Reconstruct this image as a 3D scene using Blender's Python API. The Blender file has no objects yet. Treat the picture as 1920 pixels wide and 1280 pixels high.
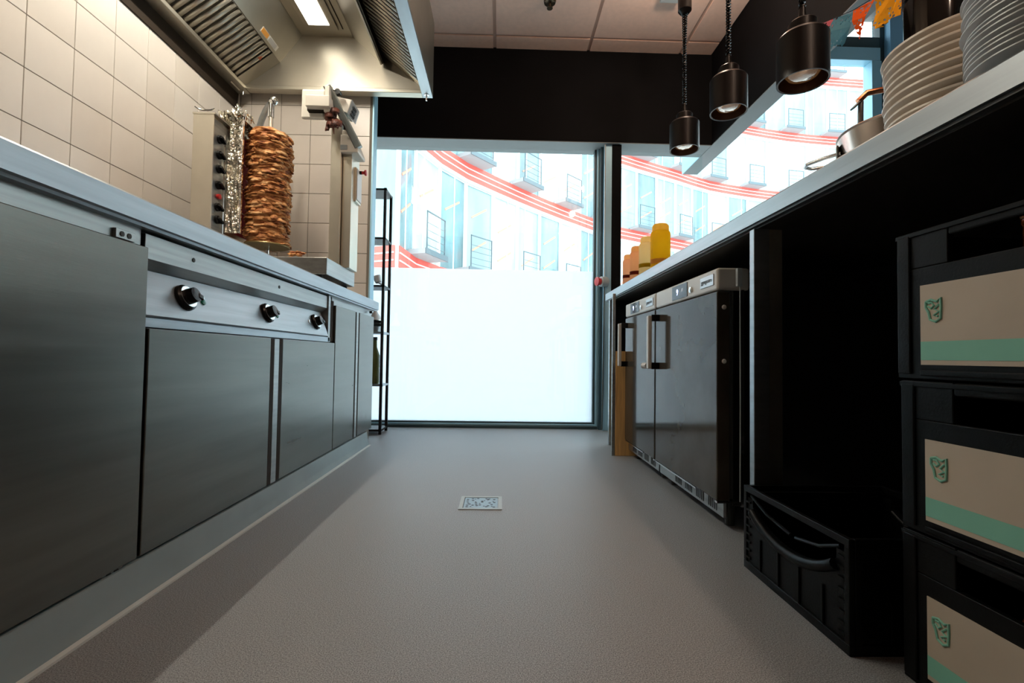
import bpy, bmesh, math, random
import numpy as np
from mathutils import Vector, Matrix

random.seed(7)
scene = bpy.context.scene
C = scene.collection

# ------------------------------------------------------------------ camera
F_PX, PITCH, YAW, ROLL, EYE = 893.11, 0.0312, -0.0243, -0.0147, 0.5611
def _rot(p, y, r):
    cp, sp, cy, sy, cr, sr = math.cos(p), math.sin(p), math.cos(y), math.sin(y), math.cos(r), math.sin(r)
    return (Matrix(((cy, -sy, 0), (sy, cy, 0), (0, 0, 1))) @ Matrix(((1, 0, 0), (0, cp, -sp), (0, sp, cp)))
            @ Matrix(((cr, 0, sr), (0, 1, 0), (-sr, 0, cr))))
RC = _rot(PITCH, YAW, ROLL)
cam_d = bpy.data.cameras.new('camera')
cam = bpy.data.objects.new('camera', cam_d)
C.objects.link(cam)
cam_d.sensor_width = 36.0
cam_d.lens = 36.0 * F_PX / 1920.0
cam_d.clip_start = 0.02
cam_d.clip_end = 300
right, fwd, up = RC.col[0], RC.col[1], RC.col[2]
m = Matrix.Identity(4)
for i in range(3):
    m[i][0], m[i][1], m[i][2] = right[i], up[i], -fwd[i]
m[2][3] = EYE
cam.matrix_world = m
scene.camera = cam

def at(px, py, X=None, Y=None, Z=None):
    """A point of the room: the given sight line met with one known coordinate."""
    d = RC @ Vector(((px - 960) / F_PX, 1.0, (640 - py) / F_PX))
    t = X / d.x if X is not None else (Y / d.y if Y is not None else (Z - EYE) / d.z)
    return Vector((0, 0, EYE)) + d * t

# ------------------------------------------------------------------ world and exposure
world = bpy.data.worlds.new('overcast_sky')
scene.world = world
world.use_nodes = True
wn = world.node_tree
wn.nodes.clear()
wo = wn.nodes.new('ShaderNodeOutputWorld')
wb = wn.nodes.new('ShaderNodeBackground')
wb.inputs[0].default_value = (0.86, 0.95, 1.0, 1)
wb.inputs[1].default_value = 5.0
wn.links.new(wb.outputs[0], wo.inputs[0])
vs = scene.view_settings
vs.view_transform = 'Standard'
vs.look = 'None'
vs.exposure = 0.25
vs.gamma = 1.0
vs.use_curve_mapping = False
scene.cycles.use_denoising = True
scene.cycles.max_bounces = 8
scene.cycles.diffuse_bounces = 4
scene.cycles.glossy_bounces = 4
scene.cycles.transparent_max_bounces = 16
scene.cycles.sample_clamp_indirect = 8.0
HOOD_LAMP = 4.0
ADDED_TUBE = 300.0
UNSEEN_GLOBE = 190.0

# ------------------------------------------------------------------ materials
MATS = {}
def mat(name, col, rough=0.5, metal=0.0, var=0.0, vscale=8.0, bump=0.0, bscale=60.0, spec=0.5, emit=None, estr=0.0,
        stretch=(1, 1, 1), alpha=None, coat=0.0, rvar=0.0, col2=None):
    if name in MATS:
        return MATS[name]
    mt = bpy.data.materials.new(name)
    mt.use_nodes = True
    nt = mt.node_tree
    b = nt.nodes['Principled BSDF']
    b.inputs['Base Color'].default_value = (*col, 1)
    b.inputs['Roughness'].default_value = rough
    b.inputs['Metallic'].default_value = metal
    b.inputs['Specular IOR Level'].default_value = spec
    b.inputs['Coat Weight'].default_value = coat
    if emit:
        b.inputs['Emission Color'].default_value = (*emit, 1)
        b.inputs['Emission Strength'].default_value = estr
    if var or bump or rvar or col2:
        tc = nt.nodes.new('ShaderNodeTexCoord')
        mp = nt.nodes.new('ShaderNodeMapping')
        mp.inputs['Scale'].default_value = stretch
        nt.links.new(tc.outputs['Object'], mp.inputs['Vector'])
    if var or col2:
        n = nt.nodes.new('ShaderNodeTexNoise')
        n.inputs['Scale'].default_value = vscale
        n.inputs['Detail'].default_value = 5
        nt.links.new(mp.outputs[0], n.inputs['Vector'])
        r = nt.nodes.new('ShaderNodeValToRGB')
        a = col2 if col2 else tuple(max(0, c * (1 - var)) for c in col)
        z = col if col2 else tuple(min(1, c * (1 + var)) for c in col)
        r.color_ramp.elements[0].color = (*a, 1)
        r.color_ramp.elements[1].color = (*z, 1)
        r.color_ramp.elements[0].position = 0.35
        r.color_ramp.elements[1].position = 0.65
        nt.links.new(n.outputs['Fac'], r.inputs['Fac'])
        nt.links.new(r.outputs['Color'], b.inputs['Base Color'])
        if rvar:
            mr = nt.nodes.new('ShaderNodeMapRange')
            mr.inputs['To Min'].default_value = rough - rvar
            mr.inputs['To Max'].default_value = rough + rvar
            nt.links.new(n.outputs['Fac'], mr.inputs['Value'])
            nt.links.new(mr.outputs[0], b.inputs['Roughness'])
    if bump:
        n2 = nt.nodes.new('ShaderNodeTexNoise')
        n2.inputs['Scale'].default_value = bscale
        n2.inputs['Detail'].default_value = 3
        nt.links.new(mp.outputs[0], n2.inputs['Vector'])
        bp = nt.nodes.new('ShaderNodeBump')
        bp.inputs['Strength'].default_value = bump
        bp.inputs['Distance'].default_value = 0.01
        nt.links.new(n2.outputs['Fac'], bp.inputs['Height'])
        nt.links.new(bp.outputs['Normal'], b.inputs['Normal'])
    MATS[name] = mt
    return mt

STEEL = mat('brushed_steel', (0.36, 0.365, 0.35), 0.36, 1.0, var=0.10, vscale=5, stretch=(6, 0.6, 18), bump=0.03, bscale=50, rvar=0.05)
STEEL_DOOR = mat('door_steel', (0.175, 0.172, 0.152), 0.30, 1.0, var=0.10, vscale=3, stretch=(4, 0.6, 8), bump=0.02, bscale=40, rvar=0.06)
STEEL_HOOD = mat('hood_steel', (0.44, 0.41, 0.345), 0.40, 1.0, var=0.06, vscale=4, bump=0.02, bscale=40)
STEEL_WARM = mat('satin_steel', (0.60, 0.56, 0.47), 0.38, 1.0, var=0.05, vscale=6)
STEEL_TOP = mat('worktop_steel', (0.38, 0.41, 0.43), 0.40, 1.0, var=0.08, vscale=6, stretch=(2, 0.5, 10))
CHROME = mat('chrome', (0.75, 0.75, 0.74), 0.12, 1.0)
DARK_GAP = mat('dark_gap', (0.03, 0.028, 0.025), 0.6)
CHANNEL = mat('dark_channel', (0.028, 0.020, 0.014), 0.7, 0.0, spec=0.12)
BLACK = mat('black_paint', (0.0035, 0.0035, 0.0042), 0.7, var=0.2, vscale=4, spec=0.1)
BLACK_PLASTIC = mat('black_plastic', (0.0022, 0.0026, 0.0026), 0.40, var=0.3, vscale=20, bump=0.05, bscale=200, spec=0.14)
BLACK_GLOSS = mat('black_gloss', (0.008, 0.007, 0.007), 0.16)
BLACK_KNOB = mat('knob_black', (0.005, 0.005, 0.005), 0.25, spec=0.25)
LAMP_BLACK = mat('lamp_black', (0.006, 0.0042, 0.0038), 0.34, 0.0, spec=0.3)
COPPER_IN = mat('copper_inside', (0.07, 0.035, 0.022), 0.35, 0.7)
TILE = mat('glazed_tile', (0.60, 0.55, 0.50), 0.30, var=0.05, vscale=3, bump=0.02, bscale=12, spec=0.5)
TILE2 = mat('glazed_tile_warmer', (0.575, 0.52, 0.465), 0.32, var=0.05, vscale=3, bump=0.02, bscale=12, spec=0.5)
GROUT = mat('grout', (0.20, 0.175, 0.14), 0.9)
CEIL = mat('ceiling_board', (0.86, 0.59, 0.47), 0.9, var=0.03, vscale=30, bump=0.05, bscale=300)
CEIL_GRID = mat('ceiling_grid', (0.55, 0.36, 0.28), 0.7)
FRAME = mat('window_frame_grey', (0.36, 0.62, 0.76), 0.45, 0.2)
FRAME_D = mat('window_gasket', (0.03, 0.06, 0.07), 0.5)
SOFFIT_LIT = mat('soffit_daylight_grey', (0.20, 0.215, 0.22), 0.6)  # grey stands for daylight on the black-painted underside
WALLP = mat('plaster_grey', (0.36, 0.35, 0.34), 0.9, var=0.04, vscale=3)
WHITE_P = mat('white_powder_coat', (0.80, 0.75, 0.66), 0.35)
WOOD = mat('oak_board', (0.60, 0.34, 0.12), 0.55, var=0.2, vscale=5, stretch=(12, 12, 1))
BEIGE = mat('beige_plastic', (0.55, 0.51, 0.46), 0.4)
RED = mat('red_plastic', (0.55, 0.02, 0.02), 0.35)
GREEN = mat('green_lens', (0.0, 0.16, 0.09), 0.2)
GREYBOX = mat('grey_plastic', (0.38, 0.42, 0.43), 0.45)
PORC = mat('porcelain', (0.80, 0.70, 0.58), 0.22, var=0.03, vscale=4)
PLATE2 = mat('pale_steel_plate', (0.60, 0.61, 0.60), 0.42, 0.2, var=0.15, vscale=8)
LABEL = mat('crate_label', (0.47, 0.39, 0.30), 0.6, var=0.06, vscale=6)
MINT = mat('mint_print', (0.20, 0.48, 0.36), 0.6, var=0.04, vscale=8)
BROWN_GLASS = mat('brown_glass', (0.10, 0.03, 0.008), 0.08)
SEAL = mat('sealant', (0.55, 0.58, 0.56), 0.6)
PLINTH = mat('plinth_vinyl', (0.23, 0.285, 0.295), 0.45, var=0.06, vscale=6)

def floor_mat():
    mt = bpy.data.materials.new('speckled_vinyl')
    mt.use_nodes = True
    nt = mt.node_tree
    b = nt.nodes['Principled BSDF']
    tc = nt.nodes.new('ShaderNodeTexCoord')
    n1 = nt.nodes.new('ShaderNodeTexNoise'); n1.inputs['Scale'].default_value = 420; n1.inputs['Detail'].default_value = 2
    n2 = nt.nodes.new('ShaderNodeTexNoise'); n2.inputs['Scale'].default_value = 2.2; n2.inputs['Detail'].default_value = 4
    for n in (n1, n2):
        nt.links.new(tc.outputs['Object'], n.inputs['Vector'])
    r = nt.nodes.new('ShaderNodeValToRGB')
    e = r.color_ramp.elements
    e[0].position, e[0].color = 0.30, (0.085, 0.09, 0.095, 1)
    e[1].position, e[1].color = 0.72, (0.40, 0.405, 0.41, 1)
    e2 = r.color_ramp.elements.new(0.5); e2.color = (0.225, 0.228, 0.232, 1)
    nt.links.new(n1.outputs['Fac'], r.inputs['Fac'])
    mx = nt.nodes.new('ShaderNodeMixRGB'); mx.blend_type = 'MULTIPLY'; mx.inputs['Fac'].default_value = 0.35
    nt.links.new(r.outputs['Color'], mx.inputs['Color1'])
    nt.links.new(n2.outputs['Color'], mx.inputs['Color2'])
    r2 = nt.nodes.new('ShaderNodeValToRGB')
    r2.color_ramp.elements[0].color = (0.75, 0.75, 0.75, 1); r2.color_ramp.elements[1].color = (1, 1, 1, 1)
    nt.links.new(n2.outputs['Fac'], r2.inputs['Fac'])
    nt.links.new(r2.outputs['Color'], mx.inputs['Color2'])
    nt.links.new(mx.outputs['Color'], b.inputs['Base Color'])
    b.inputs['Roughness'].default_value = 0.42
    b.inputs['Specular IOR Level'].default_value = 0.4
    bp = nt.nodes.new('ShaderNodeBump'); bp.inputs['Strength'].default_value = 0.25; bp.inputs['Distance'].default_value = 0.002
    nt.links.new(n1.outputs['Fac'], bp.inputs['Height'])
    nt.links.new(bp.outputs['Normal'], b.inputs['Normal'])
    return mt
FLOOR = floor_mat()

def glass_mat(name, tint=(0.93, 0.98, 0.98), refl=0.06):
    mt = bpy.data.materials.new(name)
    mt.use_nodes = True
    nt = mt.node_tree
    nt.nodes.clear()
    o = nt.nodes.new('ShaderNodeOutputMaterial')
    t = nt.nodes.new('ShaderNodeBsdfTransparent'); t.inputs[0].default_value = (*tint, 1)
    g = nt.nodes.new('ShaderNodeBsdfGlossy'); g.inputs['Roughness'].default_value = 0.02
    mx = nt.nodes.new('ShaderNodeMixShader'); mx.inputs[0].default_value = refl
    nt.links.new(t.outputs[0], mx.inputs[1]); nt.links.new(g.outputs[0], mx.inputs[2]); nt.links.new(mx.outputs[0], o.inputs[0])
    return mt
GLASS = glass_mat('clear_window_glass')

def frost_mat():
    mt = bpy.data.materials.new('frosted_film')
    mt.use_nodes = True
    nt = mt.node_tree
    nt.nodes.clear()
    o = nt.nodes.new('ShaderNodeOutputMaterial')
    t = nt.nodes.new('ShaderNodeBsdfTranslucent'); t.inputs[0].default_value = (0.88, 0.91, 0.95, 1)
    d = nt.nodes.new('ShaderNodeBsdfDiffuse'); d.inputs[0].default_value = (0.85, 0.87, 0.9, 1)
    mx = nt.nodes.new('ShaderNodeMixShader'); mx.inputs[0].default_value = 0.25
    nt.links.new(t.outputs[0], mx.inputs[1]); nt.links.new(d.outputs[0], mx.inputs[2]); nt.links.new(mx.outputs[0], o.inputs[0])
    return mt
FROST = frost_mat()

def plastic_bottle_mat(name, col):
    mt = bpy.data.materials.new(name)
    mt.use_nodes = True
    nt = mt.node_tree
    b = nt.nodes['Principled BSDF']
    b.inputs['Base Color'].default_value = (*col, 1)
    b.inputs['Roughness'].default_value = 0.35
    out = nt.nodes['Material Output']
    t = nt.nodes.new('ShaderNodeBsdfTranslucent'); t.inputs[0].default_value = (*col, 1)
    mx = nt.nodes.new('ShaderNodeMixShader'); mx.inputs[0].default_value = 0.95
    nt.links.new(b.outputs[0], mx.inputs[1]); nt.links.new(t.outputs[0], mx.inputs[2]); nt.links.new(mx.outputs[0], out.inputs[0])
    return mt

def foil_mat():
    mt = bpy.data.materials.new('crumpled_foil')
    mt.use_nodes = True
    nt = mt.node_tree
    b = nt.nodes['Principled BSDF']
    b.inputs['Base Color'].default_value = (0.78, 0.74, 0.64, 1)
    b.inputs['Metallic'].default_value = 1
    b.inputs['Roughness'].default_value = 0.14
    tc = nt.nodes.new('ShaderNodeTexCoord')
    v = nt.nodes.new('ShaderNodeTexNoise'); v.inputs['Scale'].default_value = 26; v.inputs['Detail'].default_value = 3; v.inputs['Distortion'].default_value = 1.5
    nt.links.new(tc.outputs['Object'], v.inputs['Vector'])
    bp = nt.nodes.new('ShaderNodeBump'); bp.inputs['Strength'].default_value = 0.8; bp.inputs['Distance'].default_value = 0.02
    nt.links.new(v.outputs['Fac'], bp.inputs['Height'])
    nt.links.new(bp.outputs['Normal'], b.inputs['Normal'])
    return mt
FOIL = foil_mat()

def meat_mat():
    mt = bpy.data.materials.new('roast_meat')
    mt.use_nodes = True
    nt = mt.node_tree
    b = nt.nodes['Principled BSDF']
    tc = nt.nodes.new('ShaderNodeTexCoord')
    mp = nt.nodes.new('ShaderNodeMapping'); mp.inputs['Scale'].default_value = (1, 1, 2.4)
    nt.links.new(tc.outputs['Object'], mp.inputs['Vector'])
    n = nt.nodes.new('ShaderNodeTexNoise'); n.inputs['Scale'].default_value = 17; n.inputs['Detail'].default_value = 7; n.inputs['Roughness'].default_value = 0.65
    nt.links.new(mp.outputs[0], n.inputs['Vector'])
    r = nt.nodes.new('ShaderNodeValToRGB')
    e = r.color_ramp.elements
    e[0].position, e[0].color = 0.30, (0.06, 0.016, 0.008, 1)
    e[1].position, e[1].color = 0.68, (0.90, 0.58, 0.30, 1)
    a = e.new(0.42); a.color = (0.30, 0.095, 0.03, 1)
    c = e.new(0.54); c.color = (0.62, 0.28, 0.095, 1)
    nt.links.new(n.outputs['Fac'], r.inputs['Fac'])
    nt.links.new(r.outputs['Color'], b.inputs['Base Color'])
    b.inputs['Roughness'].default_value = 0.62
    b.inputs['Specular IOR Level'].default_value = 0.3
    n3 = nt.nodes.new('ShaderNodeTexNoise'); n3.inputs['Scale'].default_value = 90; n3.inputs['Detail'].default_value = 3
    nt.links.new(mp.outputs[0], n3.inputs['Vector'])
    bp = nt.nodes.new('ShaderNodeBump'); bp.inputs['Strength'].default_value = 0.5; bp.inputs['Distance'].default_value = 0.006
    nt.links.new(n3.outputs['Fac'], bp.inputs['Height'])
    nt.links.new(bp.outputs['Normal'], b.inputs['Normal'])
    return mt
MEAT = meat_mat()

# ------------------------------------------------------------------ mesh helpers
class MB:
    def __init__(s):
        s.bm = bmesh.new()
    def box(s, x0, x1, y0, y1, z0, z1):
        vs = [s.bm.verts.new(p) for p in ((x0, y0, z0), (x1, y0, z0), (x1, y1, z0), (x0, y1, z0), (x0, y0, z1), (x1, y0, z1), (x1, y1, z1), (x0, y1, z1))]
        for f in ((0, 3, 2, 1), (4, 5, 6, 7), (0, 1, 5, 4), (1, 2, 6, 5), (2, 3, 7, 6), (3, 0, 4, 7)):
            s.bm.faces.new([vs[i] for i in f])
        return s
    def obox(s, c, ax, ay, az, sx, sy, sz):
        c, ax, ay, az = Vector(c), Vector(ax).normalized(), Vector(ay).normalized(), Vector(az).normalized()
        vs = []
        for k in (-1, 1):
            for i, j in ((-1, -1), (1, -1), (1, 1), (-1, 1)):
                vs.append(s.bm.verts.new(c + ax * i * sx / 2 + ay * j * sy / 2 + az * k * sz / 2))
        for f in ((0, 3, 2, 1), (4, 5, 6, 7), (0, 1, 5, 4), (1, 2, 6, 5), (2, 3, 7, 6), (3, 0, 4, 7)):
            s.bm.faces.new([vs[i] for i in f])
        return s
    def prism(s, pts, d):
        """closed polygon (3D points) pushed along vector d"""
        d = Vector(d)
        a = [s.bm.verts.new(Vector(p)) for p in pts]
        b = [s.bm.verts.new(Vector(p) + d) for p in pts]
        n = len(pts)
        s.bm.faces.new(a); s.bm.faces.new(b[::-1])
        for i in range(n):
            s.bm.faces.new((a[i], b[i], b[(i + 1) % n], a[(i + 1) % n]))
        return s
    def tube(s, pts, r, seg=10, cap=True, r_end=None):
        pts = [Vector(p) for p in pts]
        rings = []
        n = len(pts)
        prev = None
        for i, p in enumerate(pts):
            t = (pts[min(i + 1, n - 1)] - pts[max(i - 1, 0)]).normalized()
            if prev is None:
                u = t.orthogonal().normalized()
            else:
                u = (prev - t * prev.dot(t))
                u = u.normalized() if u.length > 1e-6 else t.orthogonal().normalized()
            prev = u
            v = t.cross(u)
            rr = r if r_end is None else r + (r_end - r) * i / (n - 1)
            rings.append([s.bm.verts.new(p + (u * math.cos(2 * math.pi * k / seg) + v * math.sin(2 * math.pi * k / seg)) * rr) for k in range(seg)])
        for a, b in zip(rings, rings[1:]):
            for k in range(seg):
                s.bm.faces.new((a[k], a[(k + 1) % seg], b[(k + 1) % seg], b[k]))
        if cap:
            s.bm.faces.new(rings[0][::-1]); s.bm.faces.new(rings[-1])
        return s
    def lathe(s, prof, c=(0, 0, 0), axis=(0, 0, 1), seg=32, closed=False):
        """profile of (radius, height) turned about axis through c"""
        c, ax = Vector(c), Vector(axis).normalized()
        u = ax.orthogonal().normalized(); v = ax.cross(u)
        rings = []
        for r, h in prof:
            if r < 1e-6:
                rings.append([s.bm.verts.new(c + ax * h)])
            else:
                rings.append([s.bm.verts.new(c + ax * h + (u * math.cos(2 * math.pi * k / seg) + v * math.sin(2 * math.pi * k / seg)) * r) for k in range(seg)])
        pairs = list(zip(rings, rings[1:]))
        if closed:
            pairs.append((rings[-1], rings[0]))
        for a, b in pairs:
            for k in range(seg):
                k2 = (k + 1) % seg
                if len(a) == 1 and len(b) == 1:
                    break
                if len(a) == 1:
                    s.bm.faces.new((a[0], b[k2], b[k]))
                elif len(b) == 1:
                    s.bm.faces.new((a[k], a[k2], b[0]))
                else:
                    s.bm.faces.new((a[k], a[k2], b[k2], b[k]))
        return s
    def cyl(s, p0, p1, r, seg=20):
        p0, p1 = Vector(p0), Vector(p1)
        h = (p1 - p0).length
        return s.lathe([(0, 0), (r, 0), (r, h), (0, h)], p0, p1 - p0, seg)
    def build(s, name, material, parent=None, smooth=False, bevel=0.0, bseg=2):
        bmesh.ops.recalc_face_normals(s.bm, faces=s.bm.faces)
        me = bpy.data.meshes.new(name)
        s.bm.to_mesh(me); s.bm.free()
        me.materials.append(material)
        o = bpy.data.objects.new(name, me)
        C.objects.link(o)
        if parent is not None:
            o.parent = parent
            o.matrix_parent_inverse = Matrix.Translation(-root_loc(parent))
        if smooth:
            for p in me.polygons:
                p.use_smooth = True
        if bevel:
            b = o.modifiers.new('bevel', 'BEVEL'); b.width = bevel; b.segments = bseg; b.limit_method = 'ANGLE'; b.angle_limit = math.radians(40)
            for p in me.polygons:
                p.use_smooth = True
            w = o.modifiers.new('wn', 'WEIGHTED_NORMAL'); w.keep_sharp = True
        if smooth and not bevel:
            try:
                e = o.modifiers.new('es', 'EDGE_SPLIT'); e.split_angle = math.radians(38)
            except Exception:
                pass
        return o

def root_loc(o):
    v = Vector(o.location)
    if o.parent is not None:
        v = v + root_loc(o.parent) + o.matrix_parent_inverse.to_translation()
    return v

def tag(o, label=None, cat=None, group=None, kind=None):
    if label: o['label'] = label
    if cat: o['category'] = cat
    if group: o['group'] = group
    if kind: o['kind'] = kind
    return o
def thing(name, label, cat, loc=(0, 0, 0), group=None):
    o = bpy.data.objects.new(name, None)
    C.objects.link(o)
    o.location = loc
    o.empty_display_size = 0.05
    return tag(o, label, cat, group)
def box(name, mt, parent, b, bevel=0.0, smooth=False):
    return MB().box(*b).build(name, mt, parent, smooth, bevel)
def structure(name, mt, b, label=None, bevel=0.0):
    return tag(MB().box(*b).build(name, mt, None, False, bevel), label, None, None, 'structure')
def copy_tree(o, d, parent=None):
    c = o.copy(); C.objects.link(c)
    if parent is None:
        c.location = Vector(o.location) + Vector(d)
    else:
        c.parent = parent
    for ch in [x for x in bpy.data.objects if x.parent == o]:
        copy_tree(ch, d, c)
    return c
def share(o, name, parent, loc):
    """a further piece that shares a mesh"""
    c = bpy.data.objects.new(name, o.data)
    C.objects.link(c)
    c.parent = parent
    c.location = loc
    return c
def text(name, body, size, mt, parent, c, xdir, ydir, extrude=0.0006):
    cu = bpy.data.curves.new(name, 'FONT')
    cu.body = body; cu.size = size; cu.extrude = extrude; cu.align_x = 'CENTER'; cu.align_y = 'CENTER'
    cu.materials.append(mt)
    o = bpy.data.objects.new(name, cu)
    C.objects.link(o)
    x, y = Vector(xdir).normalized(), Vector(ydir).normalized()
    z = x.cross(y)
    mm = Matrix.Identity(4)
    for i in range(3):
        mm[i][0], mm[i][1], mm[i][2], mm[i][3] = x[i], y[i], z[i], c[i]
    if parent is not None:
        o.parent = parent
        mm = Matrix.Translation(-root_loc(parent)) @ mm
    dg = bpy.context.evaluated_depsgraph_get()
    me = bpy.data.meshes.new_from_object(o.evaluated_get(dg))
    me.name = name
    bpy.data.objects.remove(o)
    if not me.materials: me.materials.append(mt)
    o = bpy.data.objects.new(name, me)
    C.objects.link(o)
    o.parent = parent
    o.matrix_local = mm
    return o

# ------------------------------------------------------------------ room shell
LIP, WL, YF, YWIN, ZC, ZH = -0.796, -1.729, 3.119, 3.775, 2.95, 2.228
structure('floor', FLOOR, (-1.9, 5.2, -2.6, 3.83, -0.08, 0.0), 'grey speckled vinyl floor running to the window')

# tiled wall on the left and the short tiled return behind the kebab station
T, Y0, Z0 = 0.1942, 1.7269, 1.9642
wl = structure('wall_left', GROUT, (WL - 0.12, WL - 0.004, -2.6, YF + 0.004, 0.0, ZC), 'beige tiled kitchen wall above the steel worktop')
tmesh = None
def tile_mesh(axis, w, h, mt, name):
    b = MB()
    g = 0.0017
    if axis == 'x':
        b.box(-0.006, 0, g, w - g, g, h - g)
    else:
        b.box(g, w - g, 0, 0.006, g, h - g)
    o = b.build(name, mt, None, False, 0.0012, 1)
    return o
proto = {}
for i in range(-6, 8):
    for j in range(-4, 7):
        y, z = Y0 + i * T, Z0 - j * T
        h = T
        if z < 0.80 or z > 2.5 or y > YF - 0.01:
            continue
        w = min(T, YF - y)
        k = (random.random() < 0.4, round(w, 4))
        if k not in proto:
            o = tile_mesh('x', w, T, TILE2 if k[0] else TILE, 'tile')
            o.parent = wl
            proto[k] = o
            o.location = (WL, y, z)
        else:
            c = share(proto[k], 'tile', wl, (WL, y, z))
            for md in proto[k].modifiers:
                n = c.modifiers.new(md.name, md.type)
                if md.type == 'BEVEL':
                    n.width, n.segments, n.limit_method, n.angle_limit = md.width, md.segments, md.limit_method, md.angle_limit
XE = -0.862
wf = structure('wall_far', GROUT, (WL - 0.1, XE - 0.004, YF + 0.004, YF + 0.085, 0.0, 2.6), 'short beige tiled return wall behind the kebab spit')
FX0, FZ0 = -1.4636, 2.1892
proto2 = {}
for i in range(-2, 5):
    for j in range(-2, 8):
        x, z = FX0 + i * T, FZ0 - j * T
        x1 = min(x + T, XE)
        x0 = max(x, WL)
        if z < 0.70 or z > 2.4 or x1 - x0 < 0.02:
            continue
        k = round(x1 - x0, 3)
        if k not in proto2:
            o = tile_mesh('y', x1 - x0, T, TILE2, 'tile')
            o.parent = wf
            proto2[k] = o
            o.location = (x0, YF, z)
        else:
            c = share(proto2[k], 'tile', wf, (x0, YF, z))
            for md in proto2[k].modifiers:
                n = c.modifiers.new(md.name, md.type)
                if md.type == 'BEVEL':
                    n.width, n.segments, n.limit_method, n.angle_limit = md.width, md.segments, md.limit_method, md.angle_limit
structure('trim_1', FRAME, (XE - 0.004, XE + 0.006, YF - 0.002, YF + 0.085, 0.9, 2.3), 'blue-grey metal edge strip on the tiled wall end')
structure('wall_alcove', WALLP, (-1.9, -1.32, YF + 0.085, YWIN + 0.1, 0.0, ZC), 'plain wall in the alcove beside the window')
structure('wall_back', WALLP, (-1.9, 5.3, -2.7, -2.6, 0.0, 4.0), 'plain back wall of the kitchen')
structure('wall_right', WALLP, (5.2, 5.3, -2.6, 4.3, 0.0, 4.0), 'plain side wall of the guest area')

# ceiling of separate boards in a painted grid
ce = structure('ceiling', CEIL_GRID, (-1.9, 1.66, -2.6, YWIN + 0.1, ZC + 0.006, ZC + 0.1), 'peach toned suspended ceiling above the aisle')
GX = [-0.80, -0.078, 0.650, 1.372]
GY = [3.478 - 0.722 * k for k in range(0, 8)]
gw = 0.012
cb = {}
xs = [-1.52] + GX + [1.63]
ys = [3.64] + GY
for a, b_ in zip(xs, xs[1:]):
    for c_, d_ in zip(ys, ys[1:]):
        k = (round(b_ - a, 3), round(c_ - d_, 3))
        if k not in cb:
            o = MB().box(gw, b_ - a - gw, gw, c_ - d_ - gw, -0.006, 0.004).build('ceiling_board', CEIL, None)
            o.parent = ce; o.location = (a, d_, ZC + 0.004)
            cb[k] = o
        else:
            share(cb[k], 'ceiling_board', ce, (a, d_, ZC + 0.004))
structure('ceiling_guest_area', WALLP, (1.76, 5.3, -2.6, 4.3, 3.75, 3.85), 'plain ceiling of the guest area')

# black bulkhead over the window and the black beam over the counter
hd = structure('trim_2', BLACK, (-1.32, 1.625, 3.63, YWIN + 0.08, ZH + 0.006, ZC + 0.02), 'black bulkhead above the big window')
box('daylit_soffit', SOFFIT_LIT, hd, (-1.32, 1.622, 3.632, YWIN + 0.078, ZH, ZH + 0.006))
bmn = structure('trim_3', BLACK, (1.625, 1.757, -2.6, 4.22, ZH + 0.006, 3.75), 'long black beam above the serving counter')
box('daylit_soffit', SOFFIT_LIT, bmn, (1.626, 1.756, -2.6, 4.22, ZH, ZH + 0.006))
box('end_panel', FRAME, bmn, (1.618, 1.625, YWIN + 0.08, 4.22, ZH, 2.6))  # frame blue stands for daylight on the black beam's inner face

# ------------------------------------------------------------------ front window
w1 = tag(bpy.data.objects.new('window_1', None), 'large front window frosted on its lower half', None, None, 'structure')
C.objects.link(w1); w1.location = (0, YWIN, 0)
box('frosted_film', FROST, w1, (-1.30, 0.735, YWIN + 0.018, YWIN + 0.020, 0.045, 1.252))
box('pane', GLASS, w1, (-1.30, 0.735, YWIN + 0.012, YWIN + 0.0165, 0.045, 2.235))
box('pane', GLASS, w1, (0.925, 1.618, YWIN + 0.012, YWIN + 0.0165, 0.05, 2.235))
box('sill_rail', FRAME_D, w1, (-1.32, 0.765, YWIN - 0.045, YWIN + 0.06, 0.0, 0.022), 0.003)
box('sill_bead', FRAME, w1, (-1.32, 0.765, YWIN - 0.02, YWIN + 0.05, 0.022, 0.034), 0.002)
box('bottom_gasket', FRAME_D, w1, (-1.32, 0.755, YWIN - 0.008, YWIN + 0.03, 0.034, 0.046))
box('jamb', FRAME, w1, (0.752, 0.772, YWIN - 0.03, YWIN + 0.06, 0.0, 2.228), 0.002)
box('side_gasket', FRAME_D, w1, (0.735, 0.752, YWIN - 0.015, YWIN + 0.04, 0.03, 2.228))
box('jamb', FRAME, w1, (-1.32, -1.27, YWIN - 0.03, YWIN + 0.06, 0.0, 2.228), 0.002)
post = tag(bpy.data.objects.new('trim_4', None), 'blue-grey steel post between the two window panes', None, None, 'structure')
C.objects.link(post); post.location = (0.85, 3.7, 0)
box('gasket', FRAME_D, post, (0.772, 0.795, YWIN - 0.07, YWIN + 0.05, 0.0, 2.228))
box('post', FRAME, post, (0.795, 0.852, YWIN - 0.115, YWIN + 0.05, 0.0, 2.228), 0.003)
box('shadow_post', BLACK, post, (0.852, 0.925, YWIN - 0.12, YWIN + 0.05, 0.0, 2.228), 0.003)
structure('wall_parapet', BLACK, (0.925, 1.70, YWIN - 0.02, YWIN + 0.05, 0.0, 0.05), 'dark low sill under the side pane')

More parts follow.
